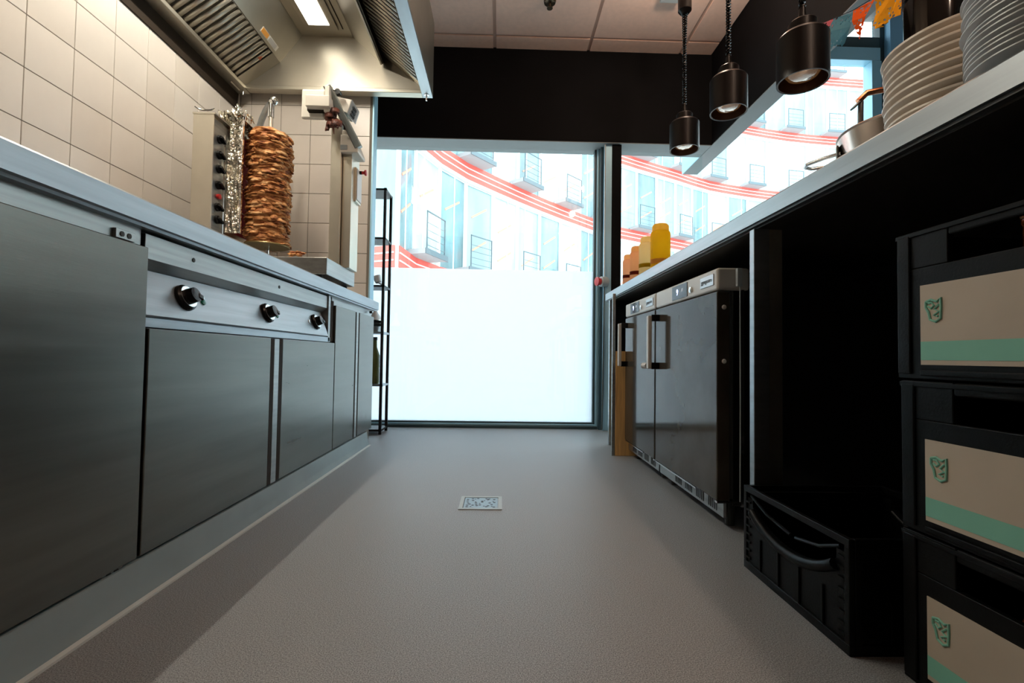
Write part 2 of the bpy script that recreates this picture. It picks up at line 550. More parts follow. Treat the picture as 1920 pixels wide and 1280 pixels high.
# guest area facade
w2 = tag(bpy.data.objects.new('window_2', None), 'blue-grey framed glazing of the guest area', None, None, 'structure')
C.objects.link(w2); w2.location = (2.6, 4.22, 0)
box('pane', GLASS, w2, (1.76, 3.41, 4.235, 4.240, 0.05, 3.30))
box('pane', GLASS, w2, (1.76, 3.41, 4.235, 4.240, 3.52, 3.74))
box('pane', GLASS, w2, (3.75, 5.2, 4.235, 4.240, 0.05, 3.74))
box('transom', FRAME_D, w2, (1.76, 3.43, 4.19, 4.29, 3.42, 3.53), 0.004)
box('head_frame', FRAME, w2, (1.76, 3.42, 4.17, 4.28, 3.30, 3.42), 0.004)
box('side_frame', FRAME, w2, (3.34, 3.43, 4.17, 4.28, 0.0, 3.30), 0.004)
box('gasket', FRAME_D, w2, (3.43, 3.47, 4.19, 4.28, 0.0, 3.74))
box('column', mat('blue_column', (0.20, 0.42, 0.62), 0.5), w2, (3.47, 3.75, 4.12, 4.28, 0.0, 3.74), 0.004)
box('bottom_rail', FRAME, w2, (1.76, 5.2, 4.19, 4.29, 0.0, 0.05), 0.003)

# ------------------------------------------------------------------ left counter run
base = tag(MB().prism([(-0.80, -0.5, 0.0), (-0.806, -0.5, 0.03), (-0.815, -0.5, 0.085), (-1.0, -0.5, 0.085), (-1.0, -0.5, 0)], (0, 3.475, 0)).build('baseboard_left', PLINTH), 'blue-grey plinth under the steel cabinets', None, None, 'structure')
box('sealant_bead', SEAL, base, (-0.80, -0.787, -0.5, 2.972, 0.0, 0.005))

def leaf(name, mt, parent, y0, y1, z0=0.092, z1=0.80, x=-0.815, t=0.02, bev=0.0025):
    return box(name, mt, parent, (x - t, x, y0, y1, z0, z1), bev)

c1 = thing('steel_cabinet', 'wide plain steel cabinet with one large door at the near end', 'cabinet', (-1.2, 0.5, 0))
box('body', STEEL, c1, (-1.70, -0.838, -0.4, 1.118, 0.085, 0.842))
box('top_rail', STEEL, c1, (-0.838, -0.832, -0.4, 1.105, 0.803, 0.842))
d = leaf('door', STEEL_DOOR, c1, 0.10, 1.114)
for z in (0.812, 0.083):
    h = box('hinge', STEEL, c1, (-0.832, -0.824, 1.03, 1.085, z - 0.008, z + 0.012), 0.001)
    for y in (1.046, 1.066):
        MB().cyl((-0.826, y, z + 0.002), (-0.8225, y, z + 0.002), 0.006, 10).build('screw', DARK_GAP, h)
c2 = thing('heated_cabinet', 'steel cabinet with three black control knobs above two doors', 'cabinet', (-1.2, 1.72, 0))
box('body', STEEL, c2, (-1.70, -0.868, 1.122, 2.33, 0.085, 0.842))
box('upper_rail', STEEL, c2, (-0.868, -0.832, 1.125, 2.326, 0.778, 0.836), 0.001)
MB().prism([(-0.834, 1.125, 0.778), (-0.866, 1.125, 0.752), (-0.868, 1.125, 0.778)], (0, 1.2, 0)).build('cove', STEEL, c2)
pan = MB().prism([(-0.858, 1.118, 0.756), (-0.818, 1.118, 0.645), (-0.826, 1.118, 0.641), (-0.866, 1.118, 0.752)], (0, 1.165, 0)).build('control_panel', STEEL_TOP, c2)
box('lower_rail', STEEL_TOP, c2, (-0.868, -0.826, 1.125, 2.33, 0.617, 0.640), 0.001)
box('side_cheek', STEEL, c2, (-0.866, -0.826, 2.300, 2.326, 0.62, 0.84), 0.001)
pn = Vector((0.111, 0, 0.040)).normalized()
pu = Vector((-0.040, 0, 0.111)).normalized()
for n_, y in enumerate((1.278, 1.722, 2.165)):
    c = Vector((-0.8385, y, 0.702))
    k = MB().lathe([(0, 0), (0.036, 0), (0.035, 0.009), (0.030, 0.013), (0, 0.013)], c, pn, 28).build('knob', BLACK_KNOB, c2, True)
    MB().lathe([(0.021, 0.0132), (0.029, 0.0132), (0.029, 0.0146), (0.021, 0.0146)], c, pn, 28, True).build('dial_ring', CHROME, k, True)
    ang = math.radians(20)
    gx = (Vector((0, 1, 0)) * math.cos(ang) - pu * math.sin(ang)).normalized()
    gy = pn.cross(gx)
    MB().lathe([(0, 0.013), (0.021, 0.013), (0.0195, 0.034), (0, 0.036)], c, pn, 24).build('grip', BLACK_KNOB, k, True)
    MB().obox(c + pn * 0.026 + gx * 0.016, gx, gy, pn, 0.018, 0.014, 0.022).build('pointer', BLACK_KNOB, k, False, 0.002)
    MB().obox(c + pn * 0.030 + gx * 0.0255, gx, gy, pn, 0.002, 0.008, 0.012).build('pointer_tip', CHROME, k)
    lc = Vector((-0.8385, y + (0.078 if n_ < 2 else -0.062), 0.700))
    MB().lathe([(0, 0), (0.0095, 0), (0.0085, 0.004), (0, 0.006)], lc, pn, 14).build('indicator_light', GREEN if n_ < 2 else CHROME, c2, True)
for y in (1.30, 1.80):
    MB().cyl((-0.832, y, 0.808), (-0.8305, y, 0.808), 0.006, 12).build('screw_hole', DARK_GAP, c2)
leaf('door', STEEL_DOOR, c2, 1.124, 1.714, 0.092, 0.614)
leaf('door', STEEL_DOOR, c2, 1.806, 2.364, 0.092, 0.614)
box('handle', CHANNEL, c2, (-0.848, -0.8153, 1.715, 1.740, 0.092, 0.612))
box('centre_strip', STEEL, c2, (-0.848, -0.8148, 1.7405, 1.778, 0.092, 0.612), 0.001)
box('handle', CHANNEL, c2, (-0.848, -0.8153, 1.7785, 1.805, 0.092, 0.612))
c3 = thing('slim_cabinet', 'narrow steel cabinet with two tall doors at the window end', 'cabinet', (-1.2, 2.75, 0))
box('body', STEEL, c3, (-1.70, -0.838, 2.375, 3.10, 0.085, 0.842))
leaf('door', STEEL_DOOR, c3, 2.372, 2.690, 0.092, 0.800)
leaf('door', STEEL_DOOR, c3, 2.772, 3.075, 0.092, 0.800)
box('handle', CHANNEL, c3, (-0.838, -0.8153, 2.692, 2.713, 0.092, 0.798))
box('centre_strip', STEEL, c3, (-0.838, -0.8148, 2.714, 2.747, 0.092, 0.798))
box('handle', CHANNEL, c3, (-0.838, -0.8153, 2.748, 2.770, 0.092, 0.798))
box('side_strip', CHANNEL, c3, (-0.838, -0.826, 2.335, 2.368, 0.62, 0.82))
MB().cyl((-0.828, 3.02, 0.826), (-0.812, 3.02, 0.826), 0.008, 10).build('hinge_pin', DARK_GAP, c3)

wt = tag(MB().prism([(LIP, -0.5, 0.848), (LIP, -0.5, 0.895), (LIP - 0.005, -0.5, 0.90), (-1.72, -0.5, 0.90), (-1.72, -0.5, 0.842), (-0.84, -0.5, 0.842), (-0.812, -0.5, 0.842), (-0.810, -0.5, 0.848)], (0, 3.615, 0)).build('steel_worktop', STEEL_TOP), 'long stainless worktop with folded lip over the steel cabinets', 'worktop')
# ------------------------------------------------------------------ extractor hood
HY0, HY1, ZR, ZT = 0.9, 3.07, 2.24, 2.60
hood = thing('extractor_hood', 'stainless extractor hood with filters and a lit lamp over the worktop', 'extractor hood', (-1.1, 2.0, ZR))
XI, XO = -1.69, -0.465
box('wall_rim', STEEL_HOOD, hood, (-1.728, XI + 0.05, HY0, HY1, ZR - 0.012, ZR + 0.012), 0.003)
MB().prism([(-1.7285, HY0, ZR - 0.11), (-1.7285, HY0, ZR), (-1.715, HY0, ZR), (-1.722, HY0, ZR - 0.11)], (0, HY1 - HY0, 0)).build('wall_flange', CHANNEL, hood)
box('side_rim', STEEL_TOP, hood, (-0.53, XO, HY0, HY1, ZR - 0.005, ZR + 0.015), 0.003)
box('end_rim', STEEL_HOOD, hood, (-1.66, -0.53, HY1 - 0.06, HY1, ZR - 0.005, ZR + 0.02), 0.003)
box('side_face', STEEL_HOOD, hood, (XO - 0.012, XO, HY0, HY1, ZR + 0.015, 2.72))
box('back_face', STEEL_HOOD, hood, (-1.728, -1.70, HY0, HY1, ZR + 0.012, 2.72))
MB().prism([(-1.70, HY1 - 0.055, ZR + 0.02), (XO - 0.012, HY1 - 0.055, ZR + 0.02), (XO - 0.012, HY1 - 0.03, 2.72), (-1.70, HY1 - 0.03, 2.72)], (0, 0.02, 0)).build('end_face', STEEL_HOOD, hood)
box('near_face', STEEL_HOOD, hood, (-1.70, XO - 0.012, HY0, HY0 + 0.012, ZR - 0.005, 2.72))
box('lid', STEEL_HOOD, hood, (-1.728, XO, HY0, HY1, 2.72, 2.73))
RL, RR, FL, FR_ = (-1.435, 2.415), (-0.785, 2.425), (-1.305, ZT), (-0.98, ZT)
L_ = HY1 - HY0 - 0.03
def slope(name, a, b, t=0.008, mt=STEEL_HOOD):
    ax, az = a; bx, bz = b
    n = Vector((-(bz - az), 0, bx - ax)).normalized() * t
    return MB().prism([(ax, HY0 + 0.012, az), (bx, HY0 + 0.012, bz), (bx + n.x, HY0 + 0.012, bz + n.z), (ax + n.x, HY0 + 0.012, az + n.z)], (0, L_ - 0.012, 0)).build(name, mt, hood)
slope('left_panel', RL, FL)
slope('ceiling_panel', FL, FR_)
slope('right_panel', FR_, RR)
box('drip_edge', STEEL_HOOD, hood, (RR[0] - 0.006, RR[0] + 0.004, HY0 + 0.012, HY1 - 0.07, 2.405, 2.44))
# filter banks: a tray with separate slats
def filter_bank(a, b, y0, y1, n, w, depth, label):
    ax, az = a; bx, bz = b
    u = Vector((bx - ax, 0, bz - az)); ln = u.length; u.normalize()
    nrm = Vector((-u.z, 0, u.x))
    if nrm.z < 0: nrm = -nrm
    c = Vector(((ax + bx) / 2, (y0 + y1) / 2, (az + bz) / 2))
    tray = MB().obox(c + nrm * (depth + 0.004), u, (0, 1, 0), nrm, ln, y1 - y0, 0.004).build('filter_tray', CHANNEL, hood)
    tray['label'] = label
    pitch = (y1 - y0) / n
    first = None
    rad = w / 2
    for k in range(n):
        y = y0 + (k + 0.5) * pitch
        cc = Vector((c.x, y, c.z))
        if first is None:
            mb = MB()
            pts = []
            # rounded bar, half round underside
            for q in range(7):
                t = math.pi * q / 6
                pts.append(-u * (ln / 2 - 0.006) + Vector((0, 1, 0)) * (rad * math.cos(t)) - nrm * (rad * 0.7 * math.sin(t) - depth * 0.4))
            mb.prism(pts, u * (ln - 0.012))
            first = mb.build('filter_slat', STEEL_HOOD, None)
            for p in first.data.polygons: p.use_smooth = len(p.vertices) == 4
            first.parent = tray
            first.location = cc
        else:
            share(first, 'filter_slat', tray, cc)
    return tray
yf1 = 2.925
filter_bank((XI + 0.01, 2.228), RL, 1.27, yf1, 39, 0.030, 0.024, 'slatted grease filters on the wall side')
slope('filter_frame', (XI + 0.005, 2.252), (RL[0], RL[1] + 0.03), 0.004)
MB().prism([(XI + 0.005, yf1, 2.224), (RL[0], yf1, RL[1]), (RL[0], yf1, RL[1] + 0.03), (XI + 0.005, yf1, 2.254)], (0, HY1 - 0.05 - yf1, 0)).build('blank_panel', STEEL_HOOD, hood)
filter_bank((-0.535, 2.255), (-0.768, 2.445), 1.30, 2.92, 42, 0.022, 0.014, 'finer slatted grease filters on the aisle side')
slope('filter_frame', (-0.775, 2.475), (-0.525, 2.272), 0.004)
ti = mat('hood_diffuser', (1, 1, 1), 0.5, emit=(1.0, 0.93, 0.80), estr=HOOD_LAMP)
lampf = box('lamp_housing', STEEL_HOOD, hood, (-1.245, -1.045, 1.2, 2.955, ZT - 0.012, ZT - 0.004), 0.002)
box('lamp_diffuser', ti, lampf, (-1.212, -1.086, 1.25, 2.905, ZT - 0.016, ZT - 0.0125))
box('added_tube', mat('added_tube', (1, 1, 1), 0.5, emit=(1.0, 0.92, 0.78), estr=ADDED_TUBE), lampf, (-1.209, -1.194, 1.27, 2.45, ZT - 0.022, ZT - 0.0165))  # narrow tube added below the diffuser to sharpen the counter's floor shadow
box('lamp_slot', CHANNEL, hood, (-1.022, -1.016, 1.2, 2.955, ZT - 0.003, ZT - 0.0005))
# stickers
u = Vector((FL[0] - RL[0], 0, FL[1] - RL[1])).normalized(); nn = Vector((u.z, 0, -u.x))
sc_ = Vector((RL[0], 2.84, RL[1])) + u * 0.035 + nn * 0.001
s1 = MB().obox(sc_, (0, 1, 0), u, nn, 0.19, 0.034, 0.001).build('sticker', mat('white_sticker', (0.7, 0.68, 0.62), 0.5), hood)
MB().obox(sc_ + Vector((0, -0.055, 0)) + nn * 0.0008, (0, 1, 0), u, nn, 0.07, 0.028, 0.001).build('orange_print', mat('orange_print', (0.75, 0.33, 0.05), 0.5), s1)
MB().obox(sc_ + Vector((0, 0.035, 0)) + nn * 0.0008, (0, 1, 0), u, nn, 0.085, 0.024, 0.001).build('grey_print', mat('grey_print', (0.48, 0.47, 0.45), 0.5), s1)
wu = Vector((RL[0] - XI, 0, RL[1] - 2.228)).normalized(); wnm = Vector((wu.z, 0, -wu.x))
wc = Vector((-1.50, 2.90, 2.366)) + wnm * 0.003
ww = MB().prism([wc + wu * 0.018, wc - wu * 0.009 + Vector((0, 0.016, 0)), wc - wu * 0.009 - Vector((0, 0.016, 0))], wnm * 0.0008).build('warning_triangle', mat('warn_red', (0.5, 0.12, 0.05), 0.5), hood)
for (x, y) in ((-1.66, HY1 - 0.05), (-0.50, HY1 - 0.04)):
    MB().lathe([(0, 0.01), (0.016, 0.01), (0.016, 0.0), (0.005, -0.003), (0.005, -0.035), (0, -0.036)], (x, y, ZR - 0.008), (0, 0, 1), 12).build('drain_plug', CHROME, hood, True)

# ------------------------------------------------------------------ kebab grill
g = thing('kebab_grill', 'upright gas kebab grill with black knobs and foil lining', 'grill', (-1.42, 2.5, 0.9))
KY, WYy = 2.33, 2.465
KX, KL = at(399, 300, Y=KY).x, at(361, 300, Y=KY).x
GT = at(380, 211, Y=KY).z - 0.008
WX = at(453.5, 300, Y=WYy).x
CT = at(453, 213, Y=WYy).z
WB = at(440, 437, Y=WYy).z
box('body', STEEL_WARM, g, (KL, KX - 0.012, KY, 2.96, 0.902, GT), 0.003)
box('side_panel', STEEL_WARM, g, (KL - 0.002, KX, KY - 0.003, KY + 0.006, 0.902, GT + 0.003), 0.002)
box('control_strip', STEEL, g, (KX - 0.012, KX - 0.006, KY + 0.006, WYy, 0.905, GT - 0.012))
box('top_cover', STEEL_WARM, g, (KL - 0.004, KX + 0.008, KY - 0.006, 2.96, GT, GT + 0.008))
for n_, yy in enumerate((258, 288, 315, 346, 388, 412)):
    p = at(406, yy, X=KX - 0.006)
    c = Vector((KX - 0.006, KY + 0.055, p.z))
    k = MB().lathe([(0, 0), (0.021, 0), (0.020, 0.012), (0, 0.014)], c, (1, 0, 0), 20).build('knob', BLACK_KNOB, g, True)
    MB().obox(c + Vector((0.019, 0.004, -0.003)), (0, 0.85, -0.5), (0, 0.5, 0.85), (1, 0, 0), 0.040, 0.012, 0.016).build('grip', BLACK_KNOB, k, False, 0.002)
    MB().obox(c + Vector((0.019, 0.0215, -0.0135)), (0, 0.85, -0.5), (0, 0.5, 0.85), (1, 0, 0), 0.002, 0.008, 0.012).build('grip_tip', CHROME, k)
c = Vector((KX - 0.006, KY + 0.06, at(406, 366, X=KX).z))
MB().lathe([(0, 0), (0.013, 0), (0.013, 0.012), (0, 0.014)], c, (1, 0, 0), 16).build('red_button', RED, g, True)
MB().tube([(KX + 0.004, KY + 0.09, 1.0), (KX + 0.004, KY + 0.09, 1.66)], 0.004, 8).build('gas_pipe', CHROME, g, True)
glow = mat('ceramic_burner', (0.07, 0.004, 0.006), 0.7, var=0.3, vscale=30, emit=(0.5, 0.01, 0.02), estr=0.03)
for k in range(4):
    box('burner', glow, g, (KX - 0.012, KX - 0.004, WYy + 0.03, 2.88, 1.19 + k * 0.135, 1.315 + k * 0.135))
def noise2(nu, nv, seed, pu=True):
    """smooth value noise on an nu x nv lattice, wrapped along u"""
    rg = np.random.RandomState(seed)
    g_ = rg.rand(nu, nv + 2)
    def f(u, v):
        u = u * nu; v = np.clip(v, 0, 1) * nv
        i = np.floor(u).astype(int); j = np.floor(v).astype(int)
        a = u - i; b = v - j
        a = a * a * (3 - 2 * a); b = b * b * (3 - 2 * b)
        i0, i1 = i % nu, (i + 1) % nu
        j1 = np.minimum(j + 1, nv + 1)
        return (g_[i0, j] * (1 - a) + g_[i1, j] * a) * (1 - b) + (g_[i0, j1] * (1 - a) + g_[i1, j1] * a) * b
    return f
def foil_sheet(name, p0, e1, e2, n1, n2, nrm, amp, seed, parent, edge_amp=0.0):
    f1 = noise2(9, 9, seed); f2 = noise2(19, 19, seed + 1)
    bm = bmesh.new()
    p0, e1, e2, nrm = Vector(p0), Vector(e1), Vector(e2), Vector(nrm).normalized()
    grid = []
    for i in range(n1 + 1):
        row = []
        for j in range(n2 + 1):
            a, b = i / n1, j / n2
            hh = (f1(np.array(a * .99), np.array(b * .99)) - .5) * amp * 1.4 + (f2(np.array(a * .99), np.array(b * .99)) - .5) * amp * .8
            row.append(bm.verts.new(p0 + e1 * a + e2 * b + nrm * float(hh)))
        grid.append(row)
    for i in range(n1):
        for j in range(n2):
            bm.faces.new((grid[i][j], grid[i + 1][j], grid[i + 1][j + 1], grid[i][j + 1]))
    mb = MB(); mb.bm.free(); mb.bm = bm
    o = mb.build(name, FOIL, parent)
    s = o.modifiers.new('thick', 'SOLIDIFY'); s.thickness = 0.004
    return o
# near wing, canopy and far wing wrapped in foil
foil_sheet('foil_wing', (KX - 0.006, WYy, WB), (WX - KX + 0.006, 0, 0), (0, 0, CT - WB - 0.02), 10, 44, (0, -1, 0), 0.014, 3, g)
box('wing_edge', CHROME, g, (WX - 0.004, WX + 0.003, WYy - 0.004, WYy + 0.012, WB, CT - 0.01), 0.002)
foil_sheet('foil_canopy', (KX - 0.05, WYy - 0.03, GT + 0.022), (WX - KX + 0.05, 0, CT - GT - 0.022), (0, 0.50, 0), 12, 40, (-0.4, 0, 1), 0.020, 9, g)
foil_sheet('foil_crumple', (KX - 0.03, WYy - 0.05, GT + 0.03), (WX - KX + 0.03, 0, 0.04), (0, 0.14, 0.03), 18, 18, (-0.3, -0.4, 1), 0.045, 31, g)
box('canopy_lip', CHROME, g, (WX - 0.003, WX + 0.003, WYy - 0.004, 2.95, CT - 0.03, CT + 0.003), 0.001)
foil_sheet('far_foil_wing', (KX - 0.006, 2.92, WB), (WX - KX + 0.006, 0, 0), (0, 0, CT - WB - 0.03), 10, 30, (0, -1, 0), 0.012, 13, g)
box('drip_tray', STEEL, g, (KX - 0.008, -1.19, WYy, 2.90, 0.905, 0.93), 0.003)
MB().tube([at(365, 199, Y=2.36), at(372, 204, Y=2.37), at(380, 206.5, Y=2.38), at(396, 206.5, Y=2.39), at(402, 203, Y=2.39)], 0.0045, 8).build('skewer_hook', CHROME, g, True)
# spit arm
SX, SY = -1.284, 2.62
ball = at(513, 190, Y=SY)
arm = [at(478, 262, Y=2.80), at(486, 240, Y=2.76), at(491, 224, Y=2.72), at(498, 208, Y=2.68), at(506, 196, Y=2.65), ball]
MB().tube(arm, 0.0165, 14).build('spit_arm', STEEL_TOP, g, True)
MB().lathe([(0, -0.024), (0.014, -0.021), (0.024, -0.008), (0.024, 0.008), (0.014, 0.021), (0, 0.024)], ball, (0, 0, 1), 18).build('arm_knuckle', CHROME, g, True)

# ------------------------------------------------------------------ kebab
kb = thing('kebab_spit', 'tall layered brown kebab on an upright spit', 'kebab', (SX, SY, 0.93))
MZ0, MZ1 = at(503, 461, Y=SY).z, at(503, 247, Y=SY).z
def meat_mesh():
    NU, NV = 220, 360
    U, V = np.meshgrid(np.arange(NU) / NU, np.arange(NV + 1) / NV, indexing='ij')
    warp = (noise2(8, 18, 5)(U, V) - .5) * 0.060 + (noise2(19, 40, 6)(U, V) - .5) * 0.030
    lay = (V + warp) * 26
    fr = lay - np.floor(lay)
    idx = np.floor(lay).astype(int) % 60
    rg = np.random.RandomState(4)
    amp_l = rg.rand(60) * 0.6 + 0.4
    drip = np.where(fr < 0.75, (1 - fr / 0.75) ** 0.7, 0)
    patch = noise2(14, 42, 8)(U, V)
    pt = np.clip((patch - 0.30) / 0.30, 0, 1)
    edge = drip * amp_l[idx] * (0.12 + 1.2 * pt)
    r = 0.0975 + edge * 0.0175 + (noise2(40, 120, 9)(U, V) - .5) * 0.005 + (noise2(7, 9, 10)(U, V) - .5) * 0.008 + (noise2(90, 260, 12)(U, V) - .5) * 0.003
    # flared foot and rounded shoulder
    r += np.where(V < 0.05, (0.05 - V) / 0.05 * 0.006, 0)
    r *= np.where(V > 0.955, np.sqrt(np.clip(1 - ((V - 0.955) / 0.047) ** 2 * 0.75, 0.05, 1)), 1)
    r *= 0.985 + 0.05 * np.sin(np.clip(V, 0, 1) * math.pi * 0.9)
    ang = U * 2 * math.pi
    z = MZ0 + V * (MZ1 - MZ0) + (noise2(11, 24, 15)(U, V) - .5) * 0.012 * np.clip(V * 12, 0, 1)
    P = np.stack([SX + r * np.cos(ang), SY + r * np.sin(ang), z], -1)
    verts = P.reshape(-1, 3).tolist()
    W = NV + 1
    faces = []
    for i in range(NU):
        i2 = (i + 1) % NU
        for j in range(NV):
            faces.append((i * W + j, i2 * W + j, i2 * W + j + 1, i * W + j + 1))
    verts.append((SX, SY, MZ0)); verts.append((SX, SY, MZ1 + 0.002))
    b0, t0 = len(verts) - 2, len(verts) - 1
    for i in range(NU):
        i2 = (i + 1) % NU
        faces.append((i2 * W, i * W, b0)); faces.append((i * W + NV, i2 * W + NV, t0))
    me = bpy.data.meshes.new('meat')
    me.from_pydata(verts, [], faces)
    me.materials.append(MEAT)
    for p in me.polygons: p.use_smooth = True
    o = bpy.data.objects.new('meat', me)
    C.objects.link(o)
    o.parent = kb
    o.matrix_parent_inverse = Matrix.Translation(-Vector(kb.location))
    return o
meat = meat_mesh()
def flake(parent, c, out, w, h, mt=MEAT, sd=0):
    rg = random.Random(sd)
    out = Vector(out).normalized()
    side = Vector((0, 0, 1)).cross(out)
    side = side.normalized() if side.length > 1e-4 else Vector((1, 0, 0))
    upv = out.cross(side)
    bm = bmesh.new()
    rows = []
    for i in range(6):
        row = []
        for j in range(4):
            a, b = i / 5 - .5, j / 3 - .5
            hh = 0.010 * math.cos(a * 3) + rg.uniform(-.0025, .0025) - b * 0.01
            row.append(bm.verts.new(Vector(c) + side * (a * w * (1 - 0.4 * abs(b))) + upv * (b * h + rg.uniform(-.003, .003)) + out * hh))
        rows.append(row)
    for i in range(5):
        for j in range(3):
            bm.faces.new((rows[i][j], rows[i + 1][j], rows[i + 1][j + 1], rows[i][j + 1]))
    mb = MB(); mb.bm.free(); mb.bm = bm
    o = mb.build('meat_flake', mt, parent, True)
    o.modifiers.clear()
    s = o.modifiers.new('thick', 'SOLIDIFY'); s.thickness = 0.004
    return o
rg = random.Random(3)
for k in range(150):
    a = rg.uniform(-2.9, 0.7); z = rg.uniform(MZ0 + 0.03, MZ1 - 0.03)
    o_ = Vector((math.cos(a), math.sin(a), rg.uniform(-.2, .35)))
    flake(meat, Vector((SX, SY, z)) + Vector((math.cos(a), math.sin(a), 0)) * (0.100 + rg.uniform(0, .006)), o_, rg.uniform(.03, .075), rg.uniform(.012, .026), sd=k)
MB().lathe([(0, -0.004), (0.112, -0.004), (0.114, 0.0), (0.112, 0.004), (0, 0.004)], (SX, SY, MZ0 - 0.002), (0, 0, 1), 40).build('base_plate', mat('greasy_plate', (0.33, 0.24, 0.10), 0.35, 0.6), kb, True)
MB().cyl((SX, SY, 0.931), (SX, SY, MZ0), 0.012, 16).build('lower_rod', CHROME, kb, True)
MB().cyl((SX, SY, MZ1 - 0.02), (SX, SY, ball.z - 0.075), 0.0115, 14).build('upper_rod', STEEL_WARM, kb, True)
MB().cyl((SX, SY, ball.z - 0.09), (SX, SY, ball.z - 0.012), 0.0165, 18).build('rod_sleeve', CHROME, kb, True)

# ------------------------------------------------------------------ meat cutting robot
rb = thing('kebab_cutting_robot', 'kebab cutting robot on a steel column with white head', 'cutting machine', (-0.95, 2.42, 0.9))
for (x, y) in ((-1.07, 2.23), (-1.07, 2.58), (-0.85, 2.23), (-0.85, 2.58)):
    MB().cyl((x, y, 0.9005), (x, y, 0.925), 0.018, 14).build('foot', DARK_GAP, rb)
box('base_box', STEEL, rb, (-1.11, -0.802, 2.195, 2.61, 0.925, 1.003), 0.003)
cb0 = at(617, 400, Y=2.43); cb1 = at(637, 400, Y=2.43); cb2 = at(640, 400, Y=2.455); cb3 = at(657.5, 400, Y=2.455)
ztop = at(625, 213, Y=2.43).z
box('column', STEEL_WARM, rb, (cb0.x, cb1.x, 2.43, 2.56, 1.003, ztop), 0.003)
box('guide_slot', DARK_GAP, rb, (cb1.x, cb2.x, 2.45, 2.56, 1.003, ztop - 0.02))
zc2 = at(650, 285, Y=2.455).z
box('cover_column', STEEL_WARM, rb, (cb2.x, cb3.x, 2.455, 2.585, 1.003, zc2), 0.003)
pa, pb = at(637.5, 285, Y=2.425), at(671, 285, Y=2.425)
zt2, zm = at(650, 252, Y=2.425).z, at(650, 268, Y=2.425).z
car = MB().prism([(pa.x, 2.425, pa.z), (pb.x, 2.425, pb.z), (pb.x, 2.425, pb.z + 0.018), (pb.x - 0.03, 2.425, zt2), (pa.x, 2.425, zt2)], (0, 0.13, 0)).build('carriage', WHITE_P, rb, False, 0.004)
q = at(644.5, 276, Y=2.424)
MB().obox(q, (1, 0, 0), (0, 0, 1), (0, 1, 0), 0.036, 0.026, 0.004).build('socket', GREYBOX, car, False, 0.002)
a, b_ = at(641, 243, Y=2.43), at(652, 252, Y=2.43)
box('carriage_block', WHITE_P, rb, (a.x, b_.x, 2.43, 2.52, b_.z, a.z), 0.003)
# slanted rail
ra, rb_ = at(620, 172, Y=2.36), at(669, 268, Y=2.44)
dr_ = (rb_ - ra).normalized()
side = Vector((dr_.z, 0, -dr_.x)).normalized() * -1
MB().obox((ra + rb_) / 2, dr_, side, dr_.cross(side), (rb_ - ra).length + 0.05, 0.030, 0.062).build('slanted_rail', mat('rail_grey', (0.30, 0.34, 0.33), 0.4, 0.7), rb, False, 0.003)
MB().obox((ra + rb_) / 2 - side * 0.017, dr_, side, dr_.cross(side), (rb_ - ra).length + 0.052, 0.004, 0.066).build('rail_flange', CHROME, rb)
kk = at(641, 281, Y=2.44)
MB().obox(at(669.5, 274, Y=2.45), (0, 1, 0), (1, 0, 0), (0, 0, 1), 0.03, 0.008, 0.03).build('rail_stop', GREYBOX, rb, False, 0.002)
# motor box with louvres
mp_ = [at(633, 183, Y=2.40), at(661, 188.5, Y=2.40), at(669, 203, Y=2.44), at(660, 223, Y=2.44), at(652.5, 214, Y=2.40), at(645, 211, Y=2.40), at(641, 199, Y=2.40)]
mp0 = [Vector((p.x, 2.39, p.z)) for p in mp_]
mtr = MB().prism([mp0[0], mp0[1], mp0[4], mp0[5], mp0[6]], (0, 0.10, 0)).build('motor_cover', WHITE_P, rb, False, 0.004)
e0, e1 = mp0[1], mp0[4]
lv = MB().prism([e0 + Vector((0.001, 0, 0)), e1 + Vector((0.001, 0, 0)), e1 + Vector((0.021, 0.06, -0.023)), e0 + Vector((0.019, 0.06, -0.030))], (-0.004, 0.02, 0.004)).build('louvre_plate', GREYBOX, mtr)
for k in range(3):
    s_ = 0.2 + 0.24 * k
    p = e0.lerp(e1, s_) + Vector((0.008, 0.018, -0.012)); p2 = e0.lerp(e1, s_ + 0.14) + Vector((0.008, 0.018, -0.012))
    MB().prism([p + Vector((0, -0.002, 0)), p2 + Vector((0, -0.002, 0)), p2 + Vector((0.008, 0.026, -0.012)), p + Vector((0.008, 0.026, -0.012))], (0.002, -0.004, 0.001)).build('louvre', DARK_GAP, mtr)
# white cutting head
h0, h1 = at(563.5, 221, Y=2.36), at(610, 167, Y=2.36)
head = box('head_plate', WHITE_P, rb, (h0.x, h1.x, 2.36, 2.385, h0.z, h1.z), 0.010)
a, b_ = at(572, 198, Y=2.30), at(618, 178, Y=2.30)
box('head_box', WHITE_P, head, (a.x, b_.x, 2.30, 2.362, a.z, b_.z), 0.004)
a, b_ = at(575, 206, Y=2.33), at(610, 197, Y=2.33)
box('head_shade', CHANNEL, head, (a.x, b_.x, 2.335, 2.362, a.z, b_.z))
a, b_ = at(608.5, 179, Y=2.31), at(618, 160, Y=2.31)
box('head_tab', WHITE_P, head, (a.x, b_.x, 2.31, 2.37, a.z, b_.z), 0.003)
a, b_ = at(609, 213, Y=2.34), at(621, 198, Y=2.34)
box('blade_guard', WHITE_P, head, (a.x, b_.x, 2.32, 2.38, a.z, b_.z), 0.006)
ht, hb = at(618, 162, Y=2.32), at(622, 192, Y=2.34)
MB().prism([at(617.5, 162, Y=2.32), at(624, 174, Y=2.36), at(622, 194, Y=2.36), at(617.5, 190, Y=2.32)], (0.004, 0.05, 0)).build('hinge_plate', mat('dark_steel', (0.1, 0.11, 0.11), 0.4, 0.8), rb)
kp = at(634, 173, Y=2.36)
